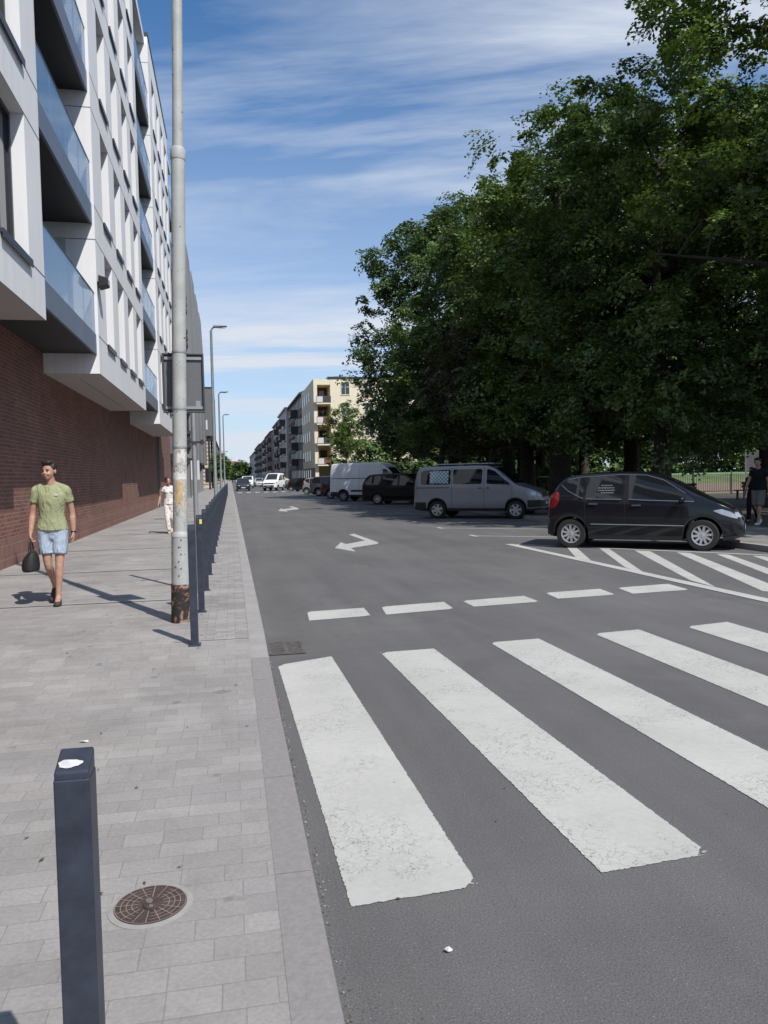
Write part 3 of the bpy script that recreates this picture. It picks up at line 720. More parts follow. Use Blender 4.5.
# ================================================================== RIGHT ROW OF HOUSES
def house(name, label, y0, y1, h, wall, X0=12.0, depth=14, floors=5, bays_=None, win_w=1.15, balc=None, roof=None, front=True, base=None, cols=None, fcols=None):
    root = empty(name, (X0, (y0+y1)/2, 0), 0, label, 'building')
    mb = MB(); mb.box(X0, X0+depth, y0, y1, 0, h); P_(mb, 'wall', wall, root)
    if base:
        mb = MB(); mb.box(X0-.04, X0+depth-.01, y0-.04, y1+.01, 0, 3.9); P_(mb, 'ground_floor', base, root)
    rm = roof or M['sill']
    mb = MB(); mb.box(X0-.35, X0+depth, y0-.05, y1+.0, h+.002, h+.35); P_(mb, 'cornice', rm, root)
    if roof is not None:
        mb = MB(); mb.prism([(X0-.2, y0+.01, h+.352), (X0+depth, y0+.01, h+.352), (X0+depth*.55, y0+.01, h+3.0), (X0+depth*.4, y0+.01, h+3.0)], (0, y1-y0-.02, 0)); P_(mb, 'roof', rm, root)
    fh = (h-3.9)/(floors-1)
    n = cols or max(2, int((y1-y0)/2.8)); st = (y1-y0)/n
    for k in range(floors):
        zb = (1.0 if k == 0 else 3.9 + (k-1)*fh + .75); zt = (2.9 if k == 0 else zb + min(1.75, fh-.9))
        for i in range(n):
            yc = y0 + st*(i+.5)
            f = MB(); f.box(X0-.09, X0-.001, yc-win_w/2-.1, yc+win_w/2+.1, zb-.12, zb); f.box(X0-.07, X0-.001, yc-win_w/2-.08, yc+win_w/2+.08, zt, zt+.14)
            f.box(X0-.06, X0-.001, yc-win_w/2-.09, yc-win_w/2, zb, zt); f.box(X0-.06, X0-.001, yc+win_w/2, yc+win_w/2+.09, zb, zt)
            f = P_(f, 'window', wall, root)
            p = MB(); p.box(X0-.03, X0-.002, yc-win_w/2, yc+win_w/2, zb, zt); o = p.build('pane', M['glass']); o.parent = f
            if balc and k > 0 and i in balc:
                b = MB(); b.box(X0-1.25, X0-.001, yc-1.3, yc+1.3, zb-.85, zb-.65)
                b = P_(b, 'balcony', M['sill'], root)
                q = MB(); q.box(X0-1.25, X0-1.2, yc-1.3, yc+1.3, zb-.649, zb+.3); q.box(X0-1.199, X0-.01, yc-1.3, yc-1.25, zb-.649, zb+.3); q.box(X0-1.199, X0-.01, yc+1.25, yc+1.3, zb-.649, zb+.3)
                o = q.build('railing', balc_m); o.parent = b
        if front:
            for j, xf in enumerate(fcols or [X0+2.2, X0+5.2, X0+8.2, X0+11.2]):
                f = MB(); f.box(xf-.7, xf+.7, y0-.08, y0-.001, zb-.12, zb); f.box(xf-.65, xf+.65, y0-.06, y0-.001, zt, zt+.1)
                f.box(xf-.66, xf-.58, y0-.06, y0-.001, zb, zt); f.box(xf+.58, xf+.66, y0-.06, y0-.001, zb, zt)
                f = P_(f, 'window', M['sill'] if X0 > 100 else wall, root)
                p = MB(); p.box(xf-.58, xf+.58, y0-.03, y0-.002, zb, zt); o = p.build('pane', M['glass']); o.parent = f
                q = MB(); q.box(xf-.03, xf+.03, y0-.05, y0-.031, zb, zt); q.box(xf-.58, xf+.58, y0-.05, y0-.031, zb+(zt-zb)*.6, zb+(zt-zb)*.6+.06); o = q.build('glazing_bars', M['white']); o.parent = f
    return root
balc_m = plain('dark_balcony_rail', (.05, .045, .045), .6)
creamw = plain('cream_render', (.74, .66, .50), .85, 0, .04, .3)
tan_d = plain('brown_red_render', (.20, .075, .05), .85)
# corner house: lit cream front, recessed loggia corner towards the street
ch = house('cream_corner_house', 'cream rendered corner house with loggia balconies behind the white van', 111, 130, 15.7, creamw, X0=14.4, depth=17, floors=5, front=True, fcols=[16.6, 20.0, 23.5, 27.0, 30.0], cols=2)
mb = MB(); mb.box(12.0, 14.38, 115.2, 130, 0, 15.72); P_(mb, 'street_wing', creamw, ch)
mb = MB(); mb.box(11.98, 12.5, 111.0, 115.19, 0, 15.72); P_(mb, 'corner_pier', creamw, ch)
mb = MB(); mb.box(12.501, 14.38, 111.02, 115.19, 14.9, 15.71); P_(mb, 'loggia_roof', creamw, ch)
mb = MB(); mb.box(12.502, 14.38, 115.05, 115.19, 11.6, 14.89); P_(mb, 'loggia_back', tan_d, ch)
for k in range(4):
    z = 3.4 + k*2.95
    b = MB(); b.box(12.3, 14.38, 110.3, 115.04, z-.18, z); b = P_(b, 'balcony', creamw, ch)
    q = MB(); q.box(12.3, 14.38, 110.3, 110.36, z+.001, z+1.0); o = q.build('railing', tan_d if k % 2 == 0 else balc_m); o.parent = b
    q = MB(); q.box(12.35, 13.2, 110.27, 110.299, z+.1, z+.9); o = q.build('railing_panel', M['white']); o.parent = b
    q = MB(); q.box(13.2, 14.2, 115.0, 115.045, z+.05, z+2.2); o = q.build('door', M['glass']); o.parent = b
for k in range(5):
    for yc in (117.5, 121, 124.5, 128):
        f = MB(); z = 1.2+k*2.95; f.box(11.95, 11.999, yc-.5, yc+.5, z, z+1.5); P_(f, 'window', M['glass'], ch)
mb = MB(); mb.box(11.96, 11.999, 111.1, 129.9, .0, 3.0); P_(mb, 'shopfront', plain('brown_shopfront', (.16, .09, .06), .6), ch)
house('dark_tenement', 'dark grey brown tenement next to the cream corner house', 130.2, 161, 15.6, plain('sooty_render', (.15, .135, .125), .9, 0, .15, .4), balc=[3, 4], roof=plain('dark_roof', (.05, .045, .045), .8))
house('pale_grey_tenement', 'pale grey tenement with dark balconies beyond the dark tenement', 161.2, 186, 15.9, plain('pale_grey_render', (.50, .49, .46), .9, 0, .1, .4), X0=11.6, balc=[1, 2, 5], roof=None)
house('grey_tenement', 'grey tenement with a sloping dark roof and stacked balconies', 186.2, 214, 15.2, plain('grey_render', (.36, .35, .34), .9, 0, .12, .4), X0=11.8, balc=[1, 2], roof=plain('slate_roof', (.06, .06, .065), .8))
house('brown_tenement', 'low brown grey tenement with corner balconies beside the far white truck', 214.2, 250, 14.2, plain('brown_render', (.36, .31, .27), .9, 0, .12, .4), X0=11.2, balc=[0, 1, 6], roof=plain('brown_roof', (.08, .06, .05), .8))
house('long_tan_tenement', 'long tan tenement far down the street', 250.2, 300, 14.4, plain('tan_render', (.42, .35, .29), .9, 0, .12, .4), X0=11.6, balc=[2, 9], cols=11, roof=plain('rust_roof', (.10, .06, .05), .8))
house('far_dark_tenement', 'dark tenement near the vanishing end of the street', 300.2, 360, 14.6, plain('dim_render', (.28, .25, .24), .9, 0, .12, .4), X0=11.2, cols=11, balc=[1, 5], roof=plain('dim_roof', (.06, .05, .05), .8))
house('far_grey_tenement', 'last pale tenement at the far end of the right row', 360.2, 470, 14.0, plain('faint_render', (.42, .41, .40), .9, 0, .1, .4), X0=11.4, cols=14, roof=plain('faint_roof', (.1, .09, .09), .8))
house('end_house', 'distant pale house with a reddish roof closing the street', 640, 655, 13, plain('pale_end', (.5, .44, .38), .9), X0=-8, depth=22, floors=4, cols=3, fcols=[-5, -1, 3, 7, 11], roof=plain('red_roof', (.28, .12, .09), .9))

# ================================================================== STREET FURNITURE
def bollard_parts(root):
    w = .034
    mb = MB(); mb.prism([(-w, -w, 0), (w, -w, 0), (w, w, 0), (-w, w, 0)], (0, 0, 1.06)); mb.build('post', M['bollard'], root, bevel=.004)
    mb = MB(); c = .0015
    mb.add([(-w+c, -w+c, 1.06), (w-c, -w+c, 1.06), (w-c, w-c, 1.06), (-w+c, w-c, 1.06), (-w+c, -w+c, 1.075), (w-c, -w+c, 1.075), (w-c, w-c, 1.105), (-w+c, w-c, 1.105)],
           [(4,5,6,7), (0,1,5,4), (1,2,6,5), (2,3,7,6), (3,0,4,7)]); mb.build('slanted_cap', M['bollard'], root, bevel=.004)
    mb = MB(); mb.box(-.055, .055, -.055, .055, 0, .012)
    mb.build('foot_plate', M['bollard'], root, bevel=.003)
BG = 'square steel bollards along the kerb'
def at_row(y): return (-.362 - .0006*min(y, 30), y)
b0 = empty('bollard', (-.322, 1.60, pav_z(1.6)), R(-1), 'dark blue grey square bollard standing closest, with a white sticker on its slanted top', 'bollard', BG)
bollard_parts(b0); b0.scale = (1, 1, .93)
mb = MB(); s_ = .030/.066
n = 18; pts = []
for i in range(n):
    t = 2*PI*i/n; rr_ = 1 + .10*math.sin(3*t+1) + .06*math.sin(7*t); x, y = -.006 + .023*rr_*math.cos(t), -.012 + .011*rr_*math.sin(t)
    pts.append((x, y, 1.0755 + (y + .0345)*.435 + .0012))
mb.poly(pts); mb.build('sticker', M['white'], b0)
ysb = [7.16 + 1.72*i for i in range(44)]
for i, y in enumerate(ysb):
    x, yy = at_row(y)
    if i: c = copy_tree(proto_b)
    else:
        c = empty('bollard', (0, 0, 0), 0, None, 'bollard', BG); bollard_parts(c); proto_b = c
    c.location = (x, yy, pav_z(yy)); c.rotation_euler = (0, 0, R(random.uniform(-1.5, 1.5)))
    c['label'] = ('dark square bollard just before the battered grey pole, first of the long row' if i == 0 else
                  'dark square bollard with a yellow sticker, second of the long row' if i == 1 else
                  'dark blue grey square steel bollard in the long kerbside row beyond the grey pole')
    if i == 1:
        mb = MB(); mb.box(.006, .0335, -.0370, -.0345, 1.005, 1.055); mb.build('sticker', M['yellow'], c)

# battered utility pole
PX, PY = -.565, 8.35
up = empty('utility_pole', (PX, PY, pav_z(PY)), 0, 'tall battered grey utility pole with torn bills and a rusty black foot', 'pole')
def seg(name, r0, r1, z0, z1, m, n=26):
    mb = MB(); k = max(2, int((z1-z0)/.25)+1)
    mb.lathe([(r0 + (r1-r0)*i/(k-1), z0 + (z1-z0)*i/(k-1)) for i in range(k)], n); return mb.build(name, m, up, smooth=True)
seg('foot', .098, .097, -.02, .405, M['rust'])
seg('sleeve', .092, .090, .405, .92, M['pole'])
seg('shaft', .074, .070, .92, 4.86, M['pole'])
mb = MB(); mb.lathe([(.074, 4.80), (.078, 4.82), (.078, 4.90), (.060, 4.93)], 26); mb.build('collar', M['pole'], up, smooth=True)
seg('upper_shaft', .055, .045, 4.93, 9.5, M['pole'])
mb = MB(); mb.lathe([(.094, .90), (.094, .925), (.075, .96)], 26); mb.build('sleeve_rim', M['pole'], up, smooth=True)
mb = MB(); rnd = random.Random(9)
for k in range(6):
    z = .50 + k*.075; t = R(-90 + (8 if k % 2 else -6)); mb.lathe([(.007, -.004), (.007, .004)], 8, 'y', (.092*math.cos(t), .092*math.sin(t), z))
mb.build('rivet_holes', M['dark'], up)
mb = MB()
def patch(z0, z1, t0, t1, r, n=10, seed=1, jag=.02):
    rn = random.Random(seed); top = [z1 + rn.uniform(-jag, jag) for _ in range(n+1)]; bot = [z0 + rn.uniform(-jag, jag) for _ in range(n+1)]
    for i in range(n):
        a, b = R(t0 + (t1-t0)*i/n), R(t0 + (t1-t0)*(i+1)/n)
        mb.quad((r*math.cos(a), r*math.sin(a), bot[i]), (r*math.cos(b), r*math.sin(b), bot[i+1]), (r*math.cos(b), r*math.sin(b), top[i+1]), (r*math.cos(a), r*math.sin(a), top[i]))
patch(1.24, 1.48, -118, -62, .0755, seed=2, jag=.05)
mb.build('torn_poster', M['bill'], up)
mb = MB(); patch(1.50, 1.58, -150, -25, .0758, seed=3, jag=.015)
tp = plain('torn_paper', (.60, .59, .56), .9, 0, .2, 30); mb.build('torn_white_bill', tp, up)
mb = MB(); patch(1.70, 1.80, -110, -40, .0755, seed=4, jag=.03); mb.build('torn_white_bill', tp, up)
mb = MB()
for z in (2.24, 2.83, 1.84):
    mb = MB(); mb.lathe([(.0745, z-.012), (.0765, z-.01), (.0765, z+.01), (.0745, z+.012)], 26); mb.build('strap', M['galv'], up, smooth=True)
up.rotation_euler = (0, R(1.45), 0)
# sign seen from behind, strapped to the pole
sg = empty('traffic_sign', (PX+.10, PY+.12, 2.32), R(2), 'grey back of a rectangular traffic sign strapped to the utility pole', 'traffic sign')
mb = MB(); mb.box(-.205, .205, .0, .012, 0, .61); mb.build('panel', M['signback'], sg)
mb = MB()
for (a, b, c, d) in ((-.215, .215, -.008, .012), (-.215, .215, .598, .618), (-.215, -.195, .012, .598), (.195, .215, .012, .598)): mb.box(a, b, -.028, .016, c, d)
mb.build('rim', M['signrim'], sg, bevel=.006)
mb = MB(); mb.box(-.19, .19, -.02, -.001, .03, .06); mb.box(-.19, .19, -.02, -.001, .55, .58); mb.build('brackets', M['galv'], sg)
mb = MB(); mb.box(.12, .17, -.003, -.0005, .05, .12); mb.build('maker_label', M['galv'], sg)
# thin sign post in the row
sp_ = empty('sign_post', (-.47, 10.55, .1), R(0), 'thin grey steel post between the bollards, under the back of the traffic sign', 'post')
mb = MB(); mb.lathe([(.031, 0), (.031, 2.95)], 16); mb.build('shaft', M['galv'], sp_, smooth=True)
mb = MB(); mb.box(-.14, .14, -.045, -.032, 1.98, 2.01); mb.box(-.12, -.09, -.06, -.03, 1.96, 2.03); mb.box(.09, .12, -.06, -.03, 1.96, 2.03); mb.build('clamp', M['sill'], sp_)
mb = MB(); mb.lathe([(.033, 2.951), (.033, 2.97), (.01, 2.985)], 16); mb.build('cap', M['dark'], sp_)

# street lamps
def lamp(x, y, h, label):
    r = empty('street_lamp', (x, y, .1), 0, label, 'street lamp', 'slender grey street lamps along the kerb')
    mb = MB(); mb.lathe([(.085, 0), (.085, .9), (.06, .95), (.04, h)], 14); mb.build('pole', M['lampgrey'], r, smooth=True)
    mb = MB(); mb.tube([(0, 0, h-.05), (.03, 0, h+.06), (.08, 0, h+.10), (.16, 0, h+.12)], .028, 10); mb.build('arm', M['lampgrey'], r, smooth=True)
    mb = MB(); mb.prism([(.08, -.11, h+.09), (.52, -.08, h+.13), (.52, -.08, h+.17), (.08, -.11, h+.17)], (0, .2, 0)); hd = mb.build('lamp_head', M['lampgrey'], r, bevel=.02)
    mb = MB(); mb.box(.20, .46, -.06, .06, h+.085, h+.10); mb.build('lens', M['white'], hd)
    return r
lamp(-.51, 26.3, 6.42, 'tall slender street lamp, closest of the three beyond the traffic sign')
lamp(-.53, 43.0, 6.1, 'slender street lamp, middle one of the three along the kerb')
lamp(-.50, 64.0, 6.6, 'slender street lamp, farthest of the three along the kerb')
# pale banner sign on the arcade
r = empty('hanging_banner', (-3.3, 66, .1), 0, 'small white vertical sign by the arcade beyond the brick wall', 'sign')
mb = MB(); mb.box(-.03, .03, -.03, .03, 0, 3.2); mb.build('post', M['sill'], r)
mb = MB(); mb.box(.04, .75, -.03, .03, 1.5, 3.1); mb.build('panel', M['white'], r)

# ---- park edge: fence, bin, benches, notice board, round sign
fa, fb = Vector((17.5, 42.3, .105)), Vector((44, 40.0, .105)); fd = (fb-fa); FLN = fd.length; fang = math.atan2(fd.y, fd.x)
fr = empty('park_fence', fa, fang, 'green steel bar fence between the trees and the sandy court', 'fence')
gm = plain('pale_green_paint', (.20, .36, .22), .5); dm = plain('dark_green_paint', (.03, .05, .035), .5)
mb = MB(); mb.box(0, FLN, -.03, .03, 1.22, 1.30); mb.build('top_rail', gm, fr)
mb = MB(); mb.box(0, FLN, -.02, .02, .16, .21); mb.build('bottom_rail', dm, fr)
mb = MB(); k = 0
while k*.14 < FLN: mb.box(k*.14-.009, k*.14+.009, -.009, .009, .211, 1.219); k += 1
mb.build('bars', dm, fr)
k = 0
while k*2.4 < FLN:
    mb = MB(); mb.box(k*2.4-.04, k*2.4+.04, -.04, .04, 0, 1.35); mb.build('post', dm, fr); k += 1
def litter_bin(x, y, label):
    r = empty('litter_bin', (x, y, .115), 0, label, 'litter bin')
    mb = MB(); mb.lathe([(.22, .12), (.26, .85), (.27, .86), (.25, .86), (.21, .2)], 16); mb.build('basket', M['dark'], r, smooth=True)
    mb = MB(); mb.tube([(-.3, 0, 0), (-.3, 0, .95), (0, 0, 1.02), (.3, 0, .95), (.3, 0, 0)], .022, 8); mb.build('stand', M['sill'], r)
litter_bin(16.5, 27.0, 'dark litter bin under the trees behind the black hatchback')
def bench(x, y, rz, label):
    r = empty('park_bench', (x, y, .108), rz, label, 'bench', 'park benches under the trees')
    wood = M['bench']
    mb = MB()
    for i in range(3): mb.box(-.9, .9, -.22+i*.15, -.10+i*.15, .43, .47)
    mb.build('seat', wood, r)
    mb = MB()
    for i in range(2): mb.box(-.9, .9, .27, .31, .58+i*.16, .70+i*.16)
    mb.build('backrest', wood, r)
    for s in (-1, 1):
        mb = MB(); mb.box(s*.7-.04, s*.7+.04, -.2, -.13, 0, .429); mb.box(s*.7-.04, s*.7+.04, .22, .268, 0, .86); mb.build('leg', M['dark'], r)
M['bench'] = plain('dark_wood', (.05, .035, .025), .7)
bench(20.5, 32.0, R(10), 'dark wooden park bench standing nearer the litter bin'); bench(25.0, 33.5, R(190), 'dark wooden park bench standing before the green fence by the notice board')
r = empty('notice_board', (26.9, 35.6, .108), R(-33), 'grey rectangular notice board on a post by the park fence', 'notice board')
for x in (-.52, .52):
    mb = MB(); mb.box(x-.04, x+.04, -.04, .04, 0, 2.6); mb.build('post', M['galv'], r)
mb = MB(); mb.box(-.479, .479, -.03, .03, 1.35, 2.35); mb.build('panel', plain('grey_board', (.16, .165, .18), .5), r)
r = empty('round_sign', (16.35, 20.5, .115), R(-38), 'white round traffic sign at the right edge beside the walking people', 'traffic sign')
mb = MB(); mb.lathe([(.03, 0), (.03, 2.35)], 12); mb.build('post', M['galv'], r)
mb = MB(); mb.lathe([(.30, -.05), (.30, -.035)], 28, 'y', (0, 0, 2.05)); mb.build('disc', M['white'], r)
mb = MB(); mb.obox((0, -.058, 2.05), (.2, 0, .1), (0, .005, 0), (-.02, 0, .04)); mb.build('dark_bar', M['dark'], r)

# ================================================================== VEHICLES
def paint_car(name, col, metal=0.0, rough=0.35, coat=1.0):
    return plain(name, col, rough, metal, 0.04, 3, coat=coat*.55, spec=.25)
M['tyre'] = plain('tyre_rubber', (.018, .018, .018), .8); M['rim'] = plain('alloy_rim', (.55, .56, .58), .3, .6)
M['steelrim'] = plain('steel_rim', (.30, .31, .33), .45, .4)
M['cglass'] = glass_mat('car_glass', (.012, .014, .017), .8, 1.0)
M['plastic'] = plain('black_plastic', (.022, .022, .024), .6); M['lampc'] = plain('clear_lamp', (.36, .38, .41), .15, .3, coat=1.0)
M['lampr'] = plain('red_lamp', (.22, .010, .013), .2, coat=1.0); M['plate'] = plain('number_plate_white', (.62, .62, .62), .5); M['orange'] = plain('orange_lamp', (.7, .22, .02), .25)
M['seam'] = plain('panel_gap', (.006, .006, .007), .8)
_wheel = {}
def wheel_meshes(rw, tw, spokes, rim='rim'):
    key = (rw, tw, spokes, rim)
    if key in _wheel: return _wheel[key]
    rr = rw*.66
    t = MB(); t.lathe([(rr*.96, -tw*.42), (rr, -tw*.5), (rw*.93, -tw*.5), (rw, -tw*.36), (rw, tw*.36), (rw*.93, tw*.5), (rr, tw*.5), (rr*.96, tw*.42)], 36, 'y', cap=False)
    d = MB(); d.lathe([(rr*.95, -tw*.1), (rr*.95, -tw*.2)], 24, 'y')
    r = MB(); r.lathe([(rr*.86, -tw*.30), (rr*.9, -tw*.44), (rr*1.0, -tw*.47), (rr*1.0, -tw*.3)], 36, 'y', cap=False)
    for k in range(spokes):
        a = 2*PI*k/spokes; c, s_ = math.cos(a), math.sin(a); w = rr*(.115 if spokes > 6 else .2)
        r.obox((c*rr*.52, -tw*.36, s_*rr*.52), (c*rr*.40, -tw*.03, s_*rr*.40), (-s_*w, 0, c*w), (0, tw*.05, 0))
    r.lathe([(rr*.02, -tw*.45), (rr*.2, -tw*.43), (rr*.24, -tw*.3)], 16, 'y', cap=False)
    for k in range(5): a = 2*PI*k/5+.3; r.lathe([(rr*.03, -tw*.425), (rr*.03, -tw*.40)], 8, 'y', (math.cos(a)*rr*.14, 0, math.sin(a)*rr*.14))
    _wheel[key] = (t.mesh('tyre', M['tyre'], True, 35), r.mesh('rim', M[rim], True, 30), d.mesh('wheel_disc', M['dark'], True, 30))
    return _wheel[key]

def lerp(tab, x):
    if x <= tab[0][0]: return tab[0][1]
    for (a, b), (c, d) in zip(tab, tab[1:]):
        if x <= c: return b + (d-b)*(x-a)/(c-a)
    return tab[-1][1]
def smooth_tab(tab, n=9, w=.10):
    lo, hi = tab[0][0], tab[-1][0]
    k = 160; xs = [lo + (hi-lo)*i/k for i in range(k+1)]
    return [(x, sum(lerp(tab, min(max(x + w*(j/(n-1)-.5)*2*min(1, (x-lo)/w+.02, (hi-x)/w+.02), lo), hi)) for j in range(n))/n) for x in xs]

class Car:
    """body frame: x forward, y to the left, z up, origin on the ground under the middle"""
    def __init__(c, S):
        c.S = S; c.L = S['L']; c.W = S['W']/2; c.top = smooth_tab(S['top'], w=S.get('sm', .10)); c.belt = S['belt']; c.zb = S['zb']
        c.plan = S.get('plan') or [(-c.L/2, c.W*.80), (-c.L/2+.05, c.W*.90), (-c.L/2+.22, c.W*.965), (-c.L/2+.7, c.W), (c.L/2-1.0, c.W), (c.L/2-.45, c.W*.965), (c.L/2-.18, c.W*.88), (c.L/2-.05, c.W*.74), (c.L/2, c.W*.60)]
        c.plan = smooth_tab(c.plan, w=.05)
        c.k = S.get('tumble', .30); c.R = S['rw'] + .055
    def zlow(c, x):
        z = c.zb + .06*max(0, (abs(x) - c.L/2 + .5)/.5)**2 * c.S.get('lift', 1.5)
        for xw in (c.S['xr'], c.S['xf']):
            d = abs(x-xw)
            if d < c.R: z = max(z, c.S['rw'] + math.sqrt(c.R**2 - d*d))
        return z
    def ztop(c, x): return lerp(c.top, x)
    def zbelt(c, x): return min(lerp(c.belt, x), c.ztop(x) - .05)
    def y(c, x, z):
        W = lerp(c.plan, x); zb = c.zb; be = c.zbelt(x); zm = zb + (be-zb)*.55
        if z < zm: return W - .055*((zm-z)/max(.05, zm-zb))**2
        if z <= be: return W - .028*((z-zm)/max(.05, be-zm))**2
        h = z - be
        return W - .028 - c.k*h - c.S.get('curve', .05)*h*h
    def stations(c):
        xs = set([-c.L/2, c.L/2])
        for d in (.015, .04, .08, .14, .2): xs |= {-c.L/2+d, c.L/2-d}
        n = int(c.L/.09)
        for i in range(1, n): xs.add(-c.L/2 + c.L*i/n)
        for xw in (c.S['xr'], c.S['xf']):
            xs = {x for x in xs if abs(abs(x-xw) - c.R) > .02}
            xs |= {xw - c.R - .001, xw + c.R + .001}
            for i in range(13): xs.add(xw - c.R*math.cos(PI*i/12)*.9999)
        return sorted(xs)
    def section(c, x):
        zl, zt, be = c.zlow(x), c.ztop(x), c.zbelt(x)
        zl = min(zl, zt - .08); be = max(be, zl + .02)
        P = [(0, zl), (c.y(x, zl) - .07, zl), (c.y(x, zl) - .006, zl + .008)]
        for i in range(1, 8): z = zl + (be - zl)*i/8; P.append((c.y(x, z), z))
        P.append((c.y(x, be), be))
        rr = min(.10 if zt - be > .2 else .045, (zt-be)*.8); zc = zt - rr
        for i in range(1, 5): z = be + (zc - be)*i/4; P.append((c.y(x, z), z))
        ye = c.y(x, zc); cw = .035
        rad = min(rr*1.15, ye*.5)
        for i in range(1, 5):
            a = PI/2*i/4; P.append((ye - rad*(1-math.cos(a)), zc + (rr - cw*.6)*math.sin(a)))
        y4, z4 = P[-1]
        P.append((y4*.5, zt - cw*.12)); P.append((0, zt))
        return P
    def body(c, m, parent):
        V = []; Fc = []; rings = []
        for x in c.stations():
            P = c.section(x); ring = [(x, -y, z) for y, z in P] + [(x, y, z) for y, z in reversed(P[1:-1])]
            rings.append(len(V)); V += ring; n = len(ring)
        for a, b in zip(rings, rings[1:]):
            for i in range(n): Fc.append((a+i, a+(i+1) % n, b+(i+1) % n, b+i))
        Fc += [tuple(reversed(range(rings[0], rings[0]+n))), tuple(range(rings[-1], rings[-1]+n))]
        mb = MB(); mb.add(V, Fc)
        mb.f = [tuple(reversed(f)) for f in mb.f]
        for q in range(len(rings)-1):
            for i in (0, 1, 2, n-1, n-2, n-3): mb.m[q*n+i] = 1
        return mb.build('body', [m, M['plastic']], parent, smooth=True, sharp=38)
    def side(c, name, cols, m, parent, side=-1, off=.006, nx=10, nz=5):
        """patch lying on the side: cols are (x, zlow, zhigh)"""
        lo = [(p[0], p[1]) for p in cols]; hi = [(p[0], p[2]) for p in cols]; mb = MB(); x0, x1 = cols[0][0], cols[-1][0]
        xs = sorted(set([x0 + (x1-x0)*i/nx for i in range(nx+1)] + [p[0] for p in cols])); V = []; k = len(xs)
        for x in xs:
            a, b = lerp(lo, x), lerp(hi, x)
            for j in range(nz+1):
                z = a + (b-a)*j/nz; V.append((x, side*(c.y(x, z)+off), z))
        Fc = [(i*(nz+1)+j, (i+1)*(nz+1)+j, (i+1)*(nz+1)+j+1, i*(nz+1)+j+1) for i in range(k-1) for j in range(nz)]
        if side > 0: Fc = [tuple(reversed(f)) for f in Fc]
        mb.add(V, Fc); return mb.build(name, m, parent, smooth=True)
    def over(c, name, x0, x1, inset, m, parent, off=.006, n=10, taper=0.0):
        """pane lying over the top line (windscreen, rear window)"""
        V = []; 
        for i in range(n+1):
            x = x0 + (x1-x0)*i/n; P = c.section(x); y4, z4 = P[-3]; w = y4 - inset + taper*i/n
            dz = (c.ztop(x+.01)-c.ztop(x-.01))/.02; nl = math.hypot(1, dz); nx_, nz_ = -dz/nl, 1/nl
            for j in range(7):
                y = w*(j/3-1); z = c.ztop(x) - (c.ztop(x)-z4)*(abs(y)/max(y4, .01))**1.6
                V.append((x + nx_*off, y, z + nz_*off))
        Fc = [(i*7+j, (i+1)*7+j, (i+1)*7+j+1, i*7+j+1) for i in range(n) for j in range(6)]
        mb = MB(); mb.add(V, Fc); return mb.build(name, m, parent, smooth=True)
    def end(c, name, y0, y1, z0, z1, m, parent, front=True, off=.012, thick=.03):
        """small block set on the front or the tail, following its curve"""
        mb = MB(); V = []; n = 8
        def xs(y, z):
            lo, hi = 0.0, c.L/2
            for _ in range(24):
                mid = (lo+hi)/2; X = mid if front else -mid
                if c.ztop(X) > z and c.y(X, z) > abs(y): lo = mid
                else: hi = mid
            return lo if front else -lo
        s = 1 if front else -1
        for j in range(4):
            z = z0 + (z1-z0)*j/3
            for i in range(n+1):
                y = y0 + (y1-y0)*i/n; V.append((xs(y, z) + s*off, y, z))
        k = n+1
        Fc = [(j*k+i, j*k+i+1, (j+1)*k+i+1, (j+1)*k+i) for j in range(3) for i in range(n)]
        if not front: Fc = [tuple(reversed(f)) for f in Fc]
        mb.add(V, Fc); return mb.build(name, m, parent, smooth=True)

